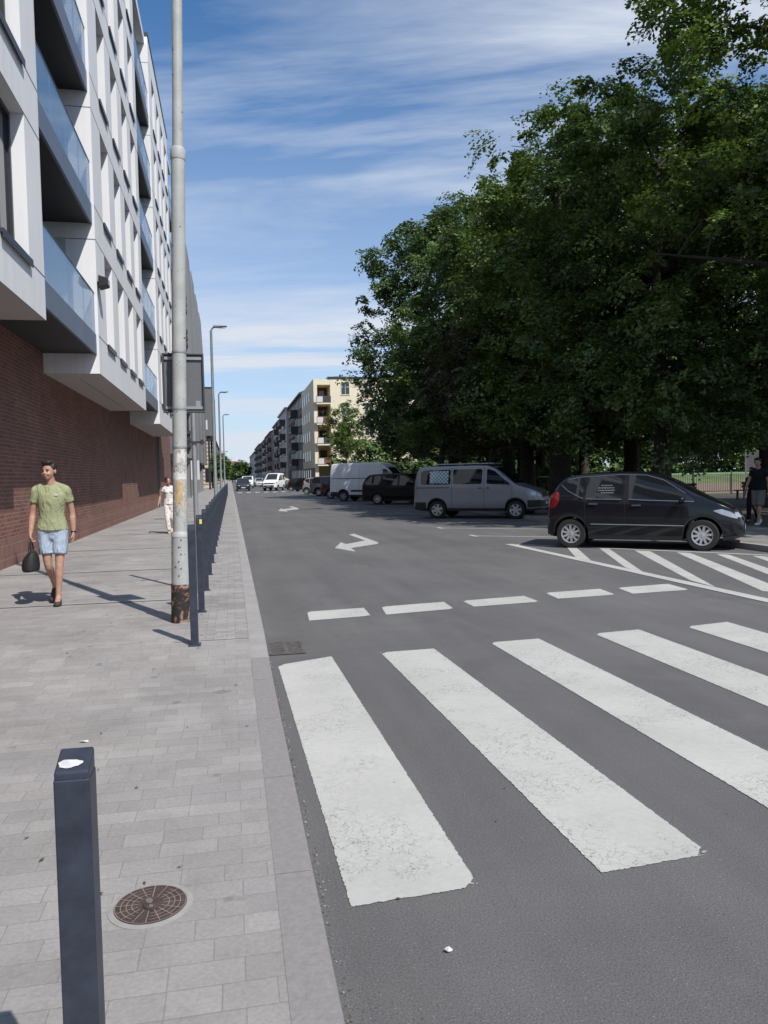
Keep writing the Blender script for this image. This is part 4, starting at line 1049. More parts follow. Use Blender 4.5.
def make_car(name, label, S, loc, heading, m, cat='car', group='cars and vans parked along the park'):
    c = Car(S); root = empty(name, loc, heading, label, cat, group); S_ = S
    body = c.body(m, root)
    t_me, r_me, d_me = wheel_meshes(S['rw'], .20, S.get('spokes', 10), S.get('rim', 'rim'))
    for xw in (S['xr'], S['xf']):
        for s in (-1, 1):
            w = bpy.data.objects.new('wheel', t_me); COL.objects.link(w); w.parent = root
            w.location = (xw, s*(c.W - .125), S['rw']); w.rotation_euler = (0, random.uniform(0, 1), 0 if s < 0 else PI)
            for nm, me in (('rim', r_me), ('brake_disc', d_me)):
                q = bpy.data.objects.new(nm, me); COL.objects.link(q); q.parent = w
    for s in (-1, 1):
        for cols in S['windows']:
            if cols == S.get('open_window') and s < 0: continue
            c.side('window', cols, M['cglass'], root, s)
        for cols in S.get('head', []): c.side('headlight', cols, M['lampc'], root, s, .008)
        for cols in S.get('tail', []): c.side('tail_light', cols, M['lampr'], root, s, .008)
        for x, z0, z1 in S.get('seams', []): c.side('door_gap', [(x-.005, z0, z1), (x+.005, z0, z1)], M['seam'], body, s, .002, 1, 8)
        for (x0, x1, z) in S.get('handles', []): 
            mb = MB(); y = s*c.y((x0+x1)/2, z); mb.box(x0, x1, min(y, y+s*.035), max(y, y+s*.035), z-.016, z+.016); mb.build('door_handle', S.get('handle_m', m), root, bevel=.008)
        for cols in S.get('trim', []): c.side('side_trim', cols, S.get('trim_m', M['plastic']), root, s, .010)
        if 'mirror' in S:
            x, z = S['mirror']; y = s*c.y(x, z); mb = MB()
            mb.ball((x, y + s*.12, z), (.06, .095, .065)); mb.box(x-.02, x+.02, min(y-s*.03, y+s*.08), max(y-s*.03, y+s*.08), z-.03, z); mb.build('mirror', S.get('mirror_m', m), root, smooth=True)
        for cols in S.get('sill', []): c.side('sill', cols, M['plastic'], root, s, .004, 14)
    if 'wind' in S: c.over('windscreen', *S['wind'], M['cglass'], root)
    if 'rear' in S: c.over('rear_window', *S['rear'], M['cglass'], root)
    for nm, y0, y1, z0, z1, mk, fr in S.get('ends', []):
        c.end(nm, y0, y1, z0, z1, M[mk], root, fr)
    return root, c, body

# --- black hatchback --------------------------------------------------------
HB = dict(L=3.84, W=1.76, zb=.19, rw=.307, xr=-1.395, xf=1.175, tumble=.30, curve=.08,
    top=[(-1.92, .62), (-1.90, .80), (-1.87, .98), (-1.80, 1.16), (-1.68, 1.36), (-1.56, 1.49), (-1.40, 1.545), (-1.0, 1.585), (-.4, 1.597), (.05, 1.58), (.35, 1.52), (.65, 1.39), (1.0, 1.19), (1.30, 1.03), (1.55, .93), (1.72, .84), (1.84, .74), (1.89, .64), (1.92, .52)],
    belt=[(-1.92, 1.05), (-1.5, 1.05), (0, 1.0), (.9, .95), (1.92, .80)],
    windows=[[(-1.60, 1.335, 1.35), (-1.46, 1.215, 1.44), (-1.20, 1.075, 1.485), (-1.13, 1.055, 1.47)], [(-1.08, 1.045, 1.46), (-.94, 1.04, 1.515), (-.46, 1.03, 1.525), (-.36, 1.03, 1.525)],
             [(-.22, 1.03, 1.525), (.12, 1.01, 1.505), (.45, 1.00, 1.40), (.86, .985, 1.135), (1.02, .98, 1.02)]],
    wind=(.36, 1.16, .07), rear=(-1.84, -1.58, .12), seams=[(-1.10, .35, 1.05), (-.29, .30, 1.53), (.93, .40, 1.0)],
    handles=[(-1.02, -.84, .93), (-.16, .02, .90)], handle_m=plain('handle_trim', (.10, .105, .115), .3, .4), mirror=(.80, 1.02),
    head=[[(1.38, .785, .80), (1.52, .72, .825), (1.68, .665, .77), (1.80, .635, .69)]], tail=[[(-1.895, .88, 1.0), (-1.82, .83, 1.12), (-1.72, .86, 1.19), (-1.64, .98, 1.17)]],
    trim=[[(-.98, .50, .535), (0, .49, .525), (.84, .48, .515)]], sill=[[(-1.02, .20, .27), (.80, .20, .27)]],
    ends=[('headlight', -.74, -.44, .66, .76, 'lampc', True), ('headlight', .44, .74, .66, .76, 'lampc', True), ('grille', -.36, .36, .58, .68, 'plastic', True), ('number_plate', -.26, .26, .38, .49, 'plate', True), ('bumper_intake', -.5, .5, .25, .35, 'plastic', True),
          ('number_plate', -.26, .26, .62, .73, 'plate', False)])
black = paint_car('black_blue_paint', (.006, .007, .011), 0, .25)
hr, hc, hbody = make_car('hatchback', 'black compact hatchback parked beside the hatched road markings', HB, (8.62, 14.95, 0), -R(37), black)
hc.side('chrome_strip', [(-.98, .51, .522), (.84, .49, .502)], M['rim'], hr, -1, .013)
M['chrome'] = plain('dull_window_trim', (.20, .21, .23), .3, .5)
for w_ in HB['windows']:
    hc.side('window_trim', [(p[0], p[1]-.012, p[1]+.004) for p in w_], M['chrome'], hr, -1, .011, 12, 1)
hc.side('window_trim', [(-1.46, 1.44, 1.452), (-1.20, 1.487, 1.499), (-.36, 1.527, 1.537), (.12, 1.507, 1.517), (.45, 1.402, 1.414), (.86, 1.137, 1.151)], M['chrome'], hr, -1, .011, 20, 1)
mb = MB(); rn = random.Random(4)
for j, z in enumerate((1.30, 1.25, 1.20, 1.15)):
    x = -.86 + .06*abs(j-1.5)
    while x < -.48 - .05*abs(j-1.5):
        w_ = rn.uniform(.02, .05); y = -(hc.y(x, z) + .009); mb.quad((x, y, z), (x+w_, y, z), (x+w_, y+.003, z+.022), (x, y+.003, z+.022)); x += w_ + .012
mb.build('window_lettering', plain('grey_lettering', (.20, .21, .22), .5), hr)
for zz, (xa, xb) in (): pass
# --- silver passenger van ---------------------------------------------------
VN = dict(L=4.79, W=1.84, zb=.27, rw=.325, xr=-1.44, xf=1.48, tumble=.16, curve=.10, spokes=6, sm=.06,
    top=[(-2.395, .55), (-2.385, 1.0), (-2.36, 1.25), (-2.30, 1.62), (-2.22, 1.83), (-2.08, 1.915), (-1.5, 1.935), (0, 1.94), (.45, 1.925), (.66, 1.86), (.95, 1.66), (1.25, 1.42), (1.48, 1.245), (1.62, 1.185), (2.0, 1.08), (2.22, .99), (2.34, .85), (2.385, .68), (2.395, .5)],
    belt=[(-2.4, 1.2), (1.3, 1.18), (2.4, .95)],
    windows=[[(-2.08, 1.27, 1.70), (-1.98, 1.25, 1.77), (-.98, 1.25, 1.78), (-.92, 1.28, 1.75)], [(-.82, 1.27, 1.76), (-.76, 1.25, 1.78), (.20, 1.25, 1.78), (.26, 1.28, 1.75)], [(.44, 1.27, 1.75), (.50, 1.25, 1.77), (.72, 1.23, 1.70), (1.22, 1.22, 1.28), (1.28, 1.215, 1.23)]],
    wind=(.70, 1.46, .10), rear=(-2.33, -2.24, .16), seams=[(-.87, .40, 1.85), (.34, .32, 1.85), (1.36, .6, 1.2)],
    handles=[(.15, .24, 1.10), (.44, .54, 1.10)], handle_m=M['plastic'], mirror=(1.18, 1.28), mirror_m=M['plastic'],
    head=[[(2.02, .84, .95), (2.20, .82, .94), (2.28, .80, .90)]], tail=[[(-2.385, .78, 1.15), (-2.33, .78, 1.15)]],
    trim=[[(-2.3, 1.115, 1.14), (-.95, 1.115, 1.14)]], sill=[[(-2.33, .36, .60), (-1.86, .36, .60)], [(-1.02, .28, .36), (1.06, .28, .36)], [(1.90, .40, .66), (2.36, .42, .66)]],
    ends=[('headlight', -.78, -.50, .78, .92, 'lampc', True), ('headlight', .50, .78, .78, .92, 'lampc', True), ('grille', -.48, .48, .76, .92, 'plastic', True), ('bumper', -.8, .8, .42, .64, 'plastic', True), ('number_plate', -.26, .26, .50, .61, 'plate', True),
          ('number_plate', -.26, .26, .75, .86, 'plate', False)])
silver = paint_car('silver_grey_paint', (.30, .315, .34), .35, .35)
vr, vc, vbody = make_car('passenger_van', 'silver grey passenger van with a roof panel and a chequered curtain', VN, (9.05, 27.1, 0), -R(35), silver, 'van')
mc, ntc, bc = new_mat('chequered_curtain'); uvn = N(ntc, 'ShaderNodeUVMap'); uvn.uv_map = 'uv'; ck = N(ntc, 'ShaderNodeTexChecker'); ck.inputs['Scale'].default_value = 15
ck.inputs['Color1'].default_value = (.55, .60, .60, 1); ck.inputs['Color2'].default_value = (.08, .22, .26, 1); L(ntc, uvn.outputs['UV'], ck.inputs['Vector']); L(ntc, ck.outputs['Color'], bc.inputs['Base Color']); bc.inputs['Coat Weight'].default_value = 1.0; bc.inputs['Roughness'].default_value = .7
vc.side('curtain', [(-1.72, 1.30, 1.73), (-1.0, 1.28, 1.74)], mc, vr, -1, .009)
mb = MB(); mb.box(-1.55, .62, -.66, .60, 1.955, 1.995); mb.build('roof_rack', plain('pale_roof_panel', (.42, .43, .45), .4, .2), vr, bevel=.02)
for x in (-1.4, -.4, .5):
    mb = MB(); mb.box(x-.03, x+.03, -.70, .70, 1.925, 1.954); mb.build('rack_bar', M['plastic'], vr)
# --- dark people carrier ----------------------------------------------------
PC = dict(L=4.65, W=1.82, zb=.20, rw=.325, xr=-1.32, xf=1.48, tumble=.26, curve=.08, spokes=8,
    top=[(-2.325, .6), (-2.30, 1.0), (-2.22, 1.25), (-2.02, 1.60), (-1.85, 1.70), (-1, 1.745), (0, 1.74), (.4, 1.69), (.8, 1.48), (1.2, 1.22), (1.5, 1.06), (2.0, .93), (2.2, .80), (2.30, .65), (2.325, .5)],
    belt=[(-2.4, 1.08), (1, 1.0), (2.4, .85)],
    windows=[[(-2.06, 1.15, 1.42), (-1.9, 1.12, 1.58), (-1.2, 1.10, 1.62), (-1.12, 1.10, 1.60)], [(-1.02, 1.10, 1.62), (-.1, 1.07, 1.62)], [(.0, 1.07, 1.62), (.3, 1.05, 1.58), (1.0, 1.02, 1.14), (1.1, 1.01, 1.03)]],
    wind=(.45, 1.22, .08), rear=(-2.2, -2.0, .14), seams=[(-1.07, .35, 1.1), (-.05, .3, 1.6), (1.05, .4, 1.0)], handles=[(-.95, -.78, .96), (.08, .25, .95)], mirror=(.95, 1.1),
    head=[[(1.85, .72, .84), (2.1, .70, .80)]], tail=[[(-2.28, .82, 1.12), (-2.15, .82, 1.14)]], trim=[[(-.9, .52, .56), (1.0, .50, .54)]],
    ends=[('number_plate', -.26, .26, .66, .77, 'plate', False), ('headlight', -.74, -.46, .66, .78, 'lampc', True), ('headlight', .46, .74, .66, .78, 'lampc', True), ('grille', -.4, .4, .6, .74, 'plastic', True), ('number_plate', -.26, .26, .38, .49, 'plate', True)])
def by_wheel(px, py, S, h):
    """middle of a vehicle whose right rear tyre meets the road at a pixel"""
    g = G(px, py); d = Vector((math.cos(h), math.sin(h), 0)); rt = Vector((math.sin(h), -math.cos(h), 0))
    p = g - d*S['xr'] - rt*(S['W']/2 - .12); return (p.x, p.y, 0)
make_car('people_carrier', 'black people carrier parked between the silver van and the white van', PC, by_wheel(378, 504.6, PC, -R(33)), -R(33), paint_car('black_paint', (.006, .006, .007), 0, .45, .3))
# --- tall white van -----------------------------------------------------------
WV = dict(L=5.55, W=2.0, zb=.30, rw=.34, xr=-1.75, xf=1.75, tumble=.07, curve=.02, spokes=5, rim='steelrim', sm=.07,
    top=[(-2.775, .6), (-2.77, 1.4), (-2.74, 2.2), (-2.68, 2.40), (-2.5, 2.47), (-1, 2.5), (.5, 2.49), (.9, 2.44), (1.2, 2.25), (1.6, 1.80), (1.95, 1.42), (2.2, 1.27), (2.55, 1.12), (2.70, .95), (2.76, .75), (2.775, .5)],
    belt=[(-2.8, 1.35), (1.3, 1.32), (2.8, 1.05)],
    windows=[[(1.02, 1.40, 2.02), (1.12, 1.38, 2.05), (1.30, 1.36, 2.0), (1.85, 1.33, 1.42)]], wind=(1.28, 2.0, .12), seams=[(.92, .4, 2.1), (-.6, .4, 2.2), (1.95, .6, 1.3)],
    handles=[(1.05, 1.2, 1.15)], handle_m=M['plastic'], mirror=(1.75, 1.5), mirror_m=M['plastic'], head=[[(2.3, .9, 1.1), (2.6, .88, 1.02)]],
    tail=[[(-2.765, 1.0, 1.6), (-2.72, 1.0, 1.6)]], trim=[[(-2.6, 1.46, 1.50), (.3, 1.46, 1.50)], [(-1.2, .62, .74), (1.2, .62, .74)]], sill=[[(-2.70, .36, .62), (-2.15, .36, .62)], [(-1.3, .31, .42), (1.3, .31, .42)], [(2.2, .42, .70), (2.7, .42, .70)]],
    ends=[('number_plate', -.26, .26, .85, .96, 'plate', False), ('bumper', -.9, .9, .40, .60, 'plastic', False), ('bumper', -.8, .8, .42, .68, 'plastic', True), ('grille', -.5, .5, .85, 1.0, 'plastic', True)])
make_car('delivery_van', 'tall white panel van parked behind the black people carrier', WV, by_wheel(344, 501.4, WV, -R(33)), -R(33), paint_car('van_white_paint', (.78, .79, .80), 0, .4, .5), 'van')
# --- small cars further along ------------------------------------------------
def variant(S, **k):
    T = dict(S); T.update(k); return T
SUV = variant(PC, L=4.4, xr=-1.30, xf=1.32, rw=.345, spokes=5,
    top=[(-2.2, .6), (-2.18, 1.0), (-2.1, 1.28), (-1.9, 1.58), (-1.7, 1.66), (-.8, 1.70), (.1, 1.68), (.5, 1.56), (.9, 1.30), (1.15, 1.12), (1.6, 1.04), (2.0, .95), (2.15, .82), (2.2, .5)],
    windows=[[(-1.9, 1.15, 1.45), (-1.7, 1.12, 1.55), (-1.1, 1.08, 1.58)], [(-1.0, 1.08, 1.58), (-.1, 1.06, 1.58)], [(0, 1.06, 1.58), (.3, 1.05, 1.5), (.85, 1.02, 1.15)]], wind=(.35, 1.1, .08), rear=(-2.08, -1.85, .14),
    seams=[(-1.05, .4, 1.1), (-.05, .3, 1.55), (.95, .4, 1.0)], mirror=(.8, 1.08), head=[[(1.75, .76, .90), (2.0, .74, .86)]], tail=[[(-2.16, .85, 1.15), (-2.0, .85, 1.15)]])
make_car('estate_car', 'dark red car standing next to the tail of the tall white van', SUV, by_wheel(331, 498.6, SUV, -R(33)), -R(33), paint_car('dark_red_paint', (.045, .010, .012), 0, .3))
make_car('estate_car', 'grey car parked beyond the dark red one', SUV, by_wheel(319, 496.2, SUV, -R(33)), -R(33), paint_car('mid_grey_paint', (.20, .205, .215), .4, .35))
make_car('estate_car', 'silver car parked between the grey car and the small black car', variant(HB, spokes=5), by_wheel(307, 494.6, HB, -R(33)), -R(33), paint_car('light_silver_paint', (.42, .42, .41), .4, .35))
make_car('estate_car', 'small black car last in the slanted row before the white truck', variant(HB, spokes=7), by_wheel(291.5, 491.6, HB, -R(33)), -R(33), paint_car('matt_black_paint', (.012, .012, .014), 0, .4))
# --- white pickup truck facing the camera -------------------------------------
TK = dict(L=4.0, W=1.95, zb=.33, rw=.34, xr=-1.2, xf=1.05, tumble=.12, curve=.04, spokes=5, rim='steelrim', sm=.07,
    top=[(-2.0, 1.0), (-1.99, 1.8), (-1.95, 2.12), (-1.8, 2.22), (-.5, 2.25), (.0, 2.2), (.35, 2.0), (.9, 1.5), (1.15, 1.32), (1.6, 1.18), (1.85, 1.02), (1.97, .8), (2.0, .5)], belt=[(-2, 1.3), (.6, 1.3), (2, 1.1)],
    windows=[[(-1.75, 1.36, 2.0), (-.95, 1.36, 2.02)], [(-.8, 1.36, 2.02), (-.2, 1.36, 2.0), (.15, 1.35, 1.9), (.75, 1.32, 1.42)]], wind=(.1, 1.02, .08), seams=[(-.87, .4, 2.1), (.85, .5, 1.3)], mirror=(.7, 1.5), mirror_m=M['plastic'],
    head=[[(1.45, .95, 1.15), (1.8, .92, 1.05)]], sill=[[(-.8, .34, .45), (.6, .34, .45)]],
    ends=[('grille', -.6, .6, .86, 1.02, 'plastic', True), ('bumper', -.85, .85, .40, .72, 'plastic', True), ('headlight', -.80, -.60, .85, 1.02, 'lampc', True), ('headlight', .60, .80, .85, 1.02, 'lampc', True), ('number_plate', -.26, .26, .5, .61, 'plate', True)])
th = R(-90 - 22)
tr, tcar, tb = make_car('pickup_truck', 'white double cab truck driving towards the viewer with pale sacks on its bed', TK, (5.35, 99.5, 0), th, paint_car('truck_white_paint', (.74, .75, .76), 0, .4, .5), 'truck', None)
mb = MB(); mb.box(-4.6, -2.02, -.95, .95, .86, .98); mb.box(-4.6, -2.06, -.98, -.95, .98, 1.35); mb.box(-4.6, -2.06, .95, .98, .98, 1.35); mb.box(-4.63, -4.6, -.98, .98, .86, 1.35); mb.build('bed', M['galv'], tr)
mb = MB()
for (x, y, z, sx, sy) in ((-2.7, -.4, 1.25, .6, .45), (-2.8, .45, 1.25, .6, .42), (-3.8, -.4, 1.22, .6, .45), (-3.9, .42, 1.24, .6, .42), (-3.2, 0, 1.55, .8, .5)): mb.ball((x, y, z), (sx, sy, .3), 12, 7)
mb.build('load', plain('pale_sacks', (.46, .40, .33), .9, 0, .2, 3), tr, smooth=True)
for s in (-1, 1):
    w_ = bpy.data.objects.new('wheel', wheel_meshes(.34, .20, 5, 'steelrim')[0]); COL.objects.link(w_); w_.parent = tr; w_.location = (-3.4, s*.82, .34)
# --- cars far down the road -----------------------------------------------------
make_car('delivery_van', 'small white van far down the road, nose towards the viewer', variant(WV, L=4.6, xr=-1.4, xf=1.45, top=[(-2.3, .6), (-2.28, 1.8), (-2.2, 1.98), (-1, 2.05), (.3, 2.03), (.6, 1.95), (1.2, 1.4), (1.5, 1.25), (2.0, 1.1), (2.2, .95), (2.28, .7), (2.3, .5)],
    windows=[[(.4, 1.36, 1.8), (.6, 1.34, 1.8), (1.0, 1.32, 1.45)]], wind=(.55, 1.2, .1), mirror=(.95, 1.35), seams=[(.3, .4, 1.8)], head=[[(1.85, .85, 1.0), (2.15, .83, .95)]], tail=[], trim=[], handles=[], sill=[]), (2.75, 132, 0), R(-92), paint_car('small_van_white', (.74, .75, .76), 0, .4, .5), 'van', None)
make_car('saloon_car', 'dark car far down the road close to the bollard side kerb', variant(SUV, tail=[]), (1.55, 104, 0), R(-90), paint_car('dark_green_black', (.02, .024, .024), 0, .35), 'car', None)
make_car('saloon_car', 'tiny silver car far down the road, right of the small white van', variant(SUV, tail=[]), (5.3, 150, 0), R(-90), paint_car('pale_silver', (.5, .5, .5), .3, .35), 'car', None)

# ================================================================== TREES
def rot_rand(rng, n):
    v = rng.normal(size=(n, 3)); return v/np.linalg.norm(v, axis=1)[:, None]
def leaf_mesh(name, centres, radii, per, size, rng, m, up=0.35, flat=0.75):
    """leaves as separate little rhombi gathered in clumps"""
    # every clump is made of a few flat sprays facing up and outwards
    k = 6; nc = len(centres); q = max(4, int(per*1.12)//k)
    sd = rot_rand(rng, nc*k); cc = np.repeat(centres, k, 0) + sd*np.array([1, 1, flat])*(np.repeat(radii, k)*rng.uniform(.35, .95, nc*k))[:, None]
    sn = sd*.55 + rot_rand(rng, nc*k)*.35; sn[:, 2] += .75; sn /= np.linalg.norm(sn, axis=1)[:, None]
    sr = np.repeat(radii, k)*rng.uniform(.45, .8, nc*k)
    n = nc*k*q
    C_, S_, R2 = np.repeat(cc, q, 0), np.repeat(sn, q, 0), np.repeat(sr, q)
    d = rot_rand(rng, n); d -= S_*(np.sum(d*S_, axis=1)*.72)[:, None]
    p = C_ + d*(R2*rng.uniform(0, 1, n)**.55)[:, None] - np.array([0, 0, .12])*(R2*rng.uniform(0, 1, n)**2)[:, None]
    nrm = rot_rand(rng, n)*.55 + S_*.9; nrm[:, 2] += up*.5; nrm /= np.linalg.norm(nrm, axis=1)[:, None]
    a = np.cross(nrm, rot_rand(rng, n)); a /= np.linalg.norm(a, axis=1)[:, None] + 1e-9
    b = np.cross(nrm, a)
    s = size*rng.uniform(.6, 1.3, n)
    al = a*s[:, None]; bl = b*(s*.62)[:, None]; fold = nrm*(s*.12)[:, None]
    V = np.empty((n, 4, 3)); V[:, 0] = p - al; V[:, 1] = p - bl + fold; V[:, 2] = p + al*.9; V[:, 3] = p + bl + fold
    me = bpy.data.meshes.new(name); me.vertices.add(n*4); me.vertices.foreach_set('co', V.reshape(-1).astype(np.float32))
    me.loops.add(n*4); me.loops.foreach_set('vertex_index', np.arange(n*4, dtype=np.int32))
    me.polygons.add(n); me.polygons.foreach_set('loop_start', np.arange(0, n*4, 4, dtype=np.int32))
    try: me.polygons.foreach_set('loop_total', np.full(n, 4, dtype=np.int32))
    except Exception: pass
    me.materials.append(m); me.update(calc_edges=True); me.validate()
    return me
def tree(name, label, x, y, h, R_, z0, seed, mat, tr=.35, nclump=260, per=170, leaf=.085, clump=.75, cat='tree', group='large leafy trees of the park edge', droop=0.0, zbase=.10, lean=(0, 0), squash=1.0, trunk_h=None, top_pow=.8):
    rng = np.random.default_rng(seed); rn = random.Random(seed)
    root = empty(name, (x, y, zbase), 0, label, cat, group)
    top = Vector((lean[0], lean[1], h*.86)); tp = []
    for i in range(9):
        t = i/8; tp.append(Vector((top.x*t + rn.uniform(-.12, .12)*min(1, i), top.y*t + rn.uniform(-.12, .12)*min(1, i), top.z*t)))
    mb = MB(); mb.tube([Vector((0, 0, -.1))] + [Vector((0, 0, .0))] + [Vector((0, 0, .35))] + tp[1:], [tr*1.5, tr*1.35, tr*1.08] + [tr*(1 - .93*(i/8)**.9) for i in range(1, 9)], 12)
    ends = []
    nl = 22
    for k in range(nl):
        t = .0 + (k + rn.random())/nl; zs = max(z0*.55, .15*h) + (h*.80 - max(z0*.55, .15*h))*t
        f = zs/(h*.86); base = Vector((top.x*f, top.y*f, zs)); az = k*2.399 + rn.uniform(-.5, .5)
        zr = (zs - z0)/(h - z0); reach = R_*(.35 + .65*math.sqrt(max(.05, 1 - (max(0, zr-.25)/.8)**2)))*rn.uniform(.65, .98)*squash
        rise = rn.uniform(.15, .55)*reach*(.5 + zr) - droop*reach*max(0, .6 - zr)
        tip = base + Vector((math.cos(az)*reach, math.sin(az)*reach, rise))
        mid = base.lerp(tip, .5) + Vector((rn.uniform(-.3, .3), rn.uniform(-.3, .3), rn.uniform(.1, .5)))
        r0 = tr*.42*(1 - .65*f)
        pts = [base, base.lerp(mid, .5) + Vector((0, 0, .1)), mid, mid.lerp(tip, .55), tip]
        mb.tube(pts, [r0, r0*.8, r0*.55, r0*.33, .015], 7)
        for q in (.45, .6, .75, .88, 1.0):
            p = base.lerp(mid, q*2) if q < .5 else mid.lerp(tip, (q-.5)*2); ends.append(p)
            if q < 1:
                o = p + Vector((rn.uniform(-1, 1), rn.uniform(-1, 1), rn.uniform(-.3, .8))).normalized()*rn.uniform(.6, 1.7)
                mb.tube([p, p.lerp(o, .5) + Vector((0, 0, .06)), o], [r0*.28, r0*.18, .01], 5); ends.append(o)
    mb.build('trunk', M['bark'], root, smooth=True)
    # clumps: on the branch ends, and over a lumpy crown envelope
    E_ = np.array([tuple(e) for e in ends])
    lob = rot_rand(rng, 14); lobs = rng.uniform(.06, .20, 14)
    nb = max(60, int(nclump*1.35) - len(E_))
    d = rot_rand(rng, nb); lump = np.full(nb, .84)
    for l_, s_ in zip(lob, lobs): lump += s_*np.clip((d@l_ - .60)/.40, 0, 1) 
    lump -= .14*rng.uniform(0, 1, nb)
    rad = lump*rng.uniform(.35, 1, nb)**.33
    cz = z0 + (h - z0)*.46; hz_u = (h - cz)*1.0; hz_d = cz - z0
    lat = np.hypot(d[:, 0], d[:, 1]) + 1e-6; full = np.where(d[:, 2] < 0, lat**.45, lat**.85)/lat; d[:, 0] *= full; d[:, 1] *= full
    P = np.empty((nb, 3)); P[:, 0] = d[:, 0]*R_*rad*squash; P[:, 1] = d[:, 1]*R_*rad*squash
    P[:, 2] = cz + np.where(d[:, 2] > 0, np.abs(d[:, 2])**top_pow*hz_u, -np.abs(d[:, 2])*hz_d)*rad
    f = P[:, 2]/(h*.86); P[:, 0] += lean[0]*f; P[:, 1] += lean[1]*f
    ex = E_.copy(); ex[:, 0] -= lean[0]*ex[:, 2]/(h*.86); ex[:, 1] -= lean[1]*ex[:, 2]/(h*.86)
    ins = (ex[:, 0]**2 + ex[:, 1]**2)/(R_*squash)**2 + ((ex[:, 2]-cz)/np.where(ex[:, 2] > cz, hz_u, hz_d))**2 < .74
    sk_n = int(nclump*.28) if name == 'oak_tree' else 0
    sa, sr_ = rng.uniform(0, 2*PI, sk_n), R_*np.sqrt(rng.uniform(.02, .92, sk_n))
    K = np.stack([np.cos(sa)*sr_, np.sin(sa)*sr_, z0 + .5 + rng.uniform(0, 1, sk_n)*2.6 + .5*(sr_/R_)**2], 1)
    C = np.concatenate([E_[ins], P, K]); C = C[C[:, 2] > z0*.75]
    nd = np.sort(np.linalg.norm(C[:, None] - C[None], axis=2), axis=1)[:, 4]; C = C[nd < max(2.0, 2.5*clump)]
    rr = clump*rng.uniform(.55, 1.4, len(C))
    me = leaf_mesh('crown', C, rr, per, leaf, rng, mat)
    o = bpy.data.objects.new('crown', me); COL.objects.link(o); o.parent = root
    return root
lf1 = leaf_mat('leaves_dark_green', (.054, .098, .032), (.140, .200, .062), .25); lf2 = leaf_mat('leaves_mid_green', (.064, .112, .032), (.160, .218, .064), .25)
lf3 = leaf_mat('leaves_olive', (.076, .104, .036), (.165, .185, .068), .25); lf4 = leaf_mat('leaves_blue_green', (.048, .090, .038), (.118, .172, .068), .25); lf5 = leaf_mat('leaves_bright', (.085, .135, .035), (.15, .20, .06), .3)
TG = 'large leafy trees of the park edge'
tree('oak_tree', 'large dark green tree at the left end of the park row beside the white van', 15.2, 52.0, 21.3, 5.7, 2.6, 11, lf4, .40, 460, 210, .11, .9, top_pow=.6)
tree('oak_tree', 'broad dark tree behind the black people carrier', 16.0, 43.0, 19.0, 6.0, 2.6, 12, lf1, .42, 340, 190, .10, .85)
tree('oak_tree', 'tall dark tree behind the silver passenger van', 14.4, 36.0, 16.4, 5.2, 2.6, 13, lf1, .42, 340, 200, .09, .8)
tree('oak_tree', 'thick trunked tree directly behind the black hatchback', 13.1, 29.2, 15.6, 4.1, 2.3, 14, lf2, .50, 330, 220, .08, .75, top_pow=1.0)
tree('oak_tree', 'tree with low hanging boughs standing behind the nose of the black hatchback', 14.0, 23.4, 14.8, 5.0, 2.5, 15, lf1, .36, 360, 230, .075, .7)
tree('oak_tree', 'nearest tree whose upper boughs enter the picture at the top right', 16.0, 17.8, 20.5, 5.9, 6.4, 16, lf2, .38, 360, 240, .072, .62)
tree('oak_tree', 'olive green tree in the second row above the hatchback', 18.5, 33.5, 17.4, 5.6, 2.6, 17, lf3, .40, 320, 190, .095, .85)
tree('oak_tree', 'dark tree in the second row behind the low hanging boughs', 20.5, 26.5, 16.4, 5.6, 2.9, 18, lf1, .38, 320, 190, .095, .85)
tree('oak_tree', 'dark tree in the second row furthest to the right', 25.5, 25.5, 16.5, 5.6, 3.2, 19, lf2, .38, 300, 180, .095, .85)
tree('oak_tree', 'large tree of the second row behind the people carrier', 19.5, 46.5, 19.5, 6.4, 2.4, 20, lf4, .40, 320, 180, .11, .95)
tree('chestnut_tree', 'low spreading tree with reddish green leaves under the tall trees', 11.6, 33.2, 8.6, 3.4, 2.6, 21, leaf_mat('leaves_reddish', (.050, .055, .032), (.085, .075, .045)), .20, 170, 190, .075, .6)
tree('lime_tree', 'pale green low tree in front of the dark row, above the silver van', 11.3, 40.5, 10.5, 3.6, 2.8, 22, lf2, .22, 190, 190, .08, .65)
tree('oak_tree', 'added unseen leafy tree off the right edge, shading the walking people', 18.6, 9.3, 18.0, 5.2, 4.6, 23, lf1, .38, 240, 120, .11, .8)  # added out of view to throw shade on the people at the right edge
# conifer tips that stand above the crowns
def conifer(x, y, h, r, seed, label):
    rng = np.random.default_rng(seed); root = empty('spruce_tree', (x, y, .1), 0, label, 'tree', 'spruces behind the leafy trees')
    mb = MB(); mb.tube([(0, 0, -.1), (0, 0, h*.5), (0, 0, h)], [.3, .18, .02], 10); C = []
    for i in range(34):
        t = (i+.5)/34; z = h*(.25 + .75*t); rr = r*(1-t)**.8 + .1; k = 8
        for j in range(k):
            a = 2*PI*j/k + i*.7; e = Vector((math.cos(a)*rr, math.sin(a)*rr, z - rr*.25)); mb.tube([(0, 0, z), e], [.03, .01], 4)
            for q in (.35, .65, 1.0): C.append((e.x*q, e.y*q, z - rr*.25*q))
    mb.build('trunk', M['bark'], root, smooth=True)
    C = np.array(C); me = leaf_mesh('crown', C, rng.uniform(.28, .5, len(C)), 44, .085, rng, lf4, .2, .6)
    o = bpy.data.objects.new('crown', me); COL.objects.link(o); o.parent = root
conifer(20.3, 42.0, 22.6, 3.2, 31, 'dark spruce whose pointed top is the tallest of the two above the leafy crowns')
